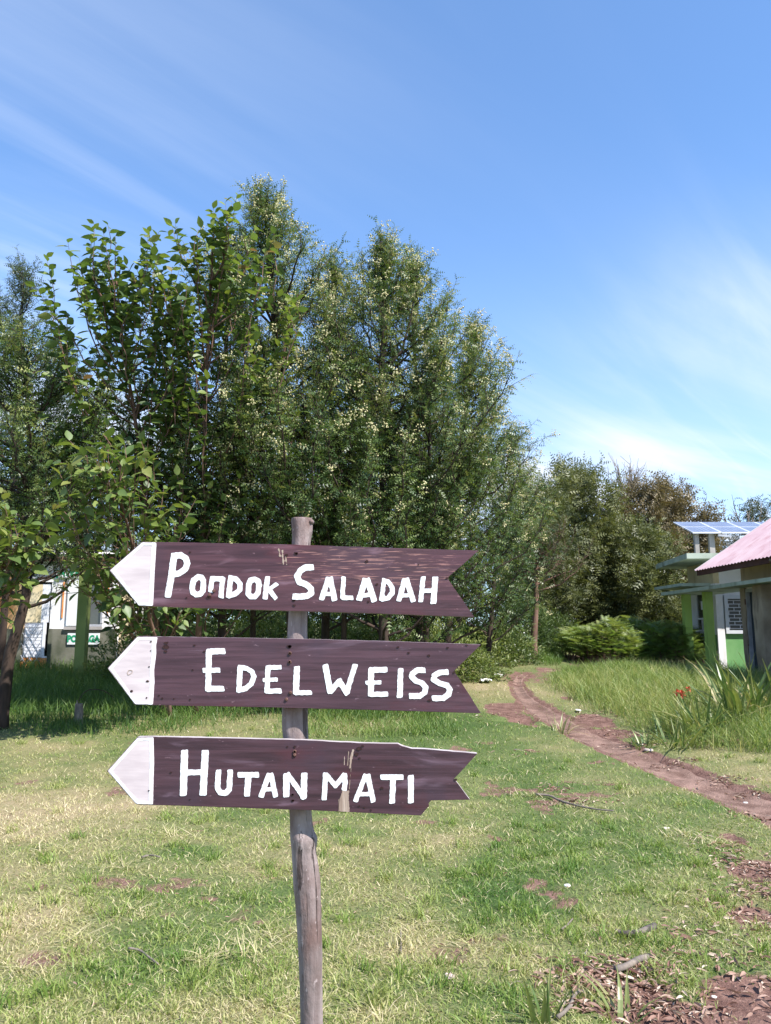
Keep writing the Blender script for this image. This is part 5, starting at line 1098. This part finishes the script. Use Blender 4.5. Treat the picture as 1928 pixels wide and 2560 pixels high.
scrap('paper_scrap', 'white scrap lying at the verge beside the bare soil under the grass bank', 1446, 1781, .07, .12, 3)
scrap('crumpled_wrapper', 'crumpled pale pink wrapper on the lawn near the bottom edge', 1125, 2448, .040, .05, 4, mat='pink_litter', lift=.01)
# weathered stump at left
g = gp(196, 1812); stp = empty('wooden_stump', g, 'short weathered grey stake stump in the shaded grass at the left', 'stump'); mb = MB(); hs = .30
mb.tube([g-[0, 0, .05], g+[0, 0, hs*.5], g+[-.005, 0, hs]], [.065, .06, .055], 9, wob=.25); mb.build('stake', M['deadwood'], stp)
mb = MB(); mb.tube([g+[-.03, 0, hs-.02], g+[-.04, 0, hs+.05]], [.02, .006], 5); mb.build('splinter', M['deadwood'], stp)
tw = empty('arched_twig', gp(196, 1790), 'thin black twig arching over the grass beside the weathered stump', 'twig'); mb = MB(); mb.tube(smooth_line([at(196,1790,11.5), at(200,1745,11.5), at(225,1724,11.4), at(262,1728,11.3), at(285,1745,11.3)], 4), .006, 5); mb.build('wood', M['bark'], tw)
# leaf litter (uncountable)
def litter(name, spots, seed, sc, n_each):
    r = np.random.default_rng(seed); P = []
    for (px, py, rx, ry, n) in spots:
        g = gp(px, py); m = int(n*n_each); P.append(np.stack([g[0]+r.normal(0, .5, m)*rx*g[1]/F, g[1]+r.normal(0, .5, m)*ry], 1))
    P = np.concatenate(P); m = len(P); z = hgt(P[:, 0], P[:, 1])+.006+.02*r.random(m); P = np.column_stack([P, z])
    a = r.random(m)*6.283; D = np.stack([np.cos(a), np.sin(a), r.normal(0, .22, m)], 1); X, Y2, Z = frames(D, r.normal(0, .5, m)); mb = MB()
    mb.inst(LEAF[0]*[.48, 1, 1.3], LEAF[1], P, X, Y2, Z, sc*(.6+.8*r.random(m)), tint=np.clip(r.normal(.58, .28, m), 0, 1)); tag(mb.build(name, M['litter']), kind='stuff')
litter('leaf_litter', [(1500,2455,150,.18,420),(1600,2425,80,.10,110),(1660,2540,170,.10,150),(1880,2170,90,.24,200),(1905,2230,70,.2,110),(1860,2290,130,.3,110),(1800,2370,170,.4,120),(1830,2460,220,.4,110),(1440,2520,60,.08,40),(1800,2120,90,.3,60),(1480,1790,70,.5,90),(1540,1835,60,.3,60)], 91, .046, 1)
litter('path_litter', [(1700,1905,90,.16,60),(1600,1862,80,.16,50),(1800,1955,90,.16,80),(1880,1990,80,.15,50),(1900,2050,90,.2,60),(1430,2010,90,.12,60),(1390,1975,40,.15,40),(1300,1880,60,.2,20),(1250,1790,60,.3,40),(1660,1925,60,.14,20)], 92, .05, 1)
litter('straw_litter', [(500,2250,560,1.3,110),(1100,2200,560,1.3,110),(300,2050,420,1.2,60)], 93, .022, 1)
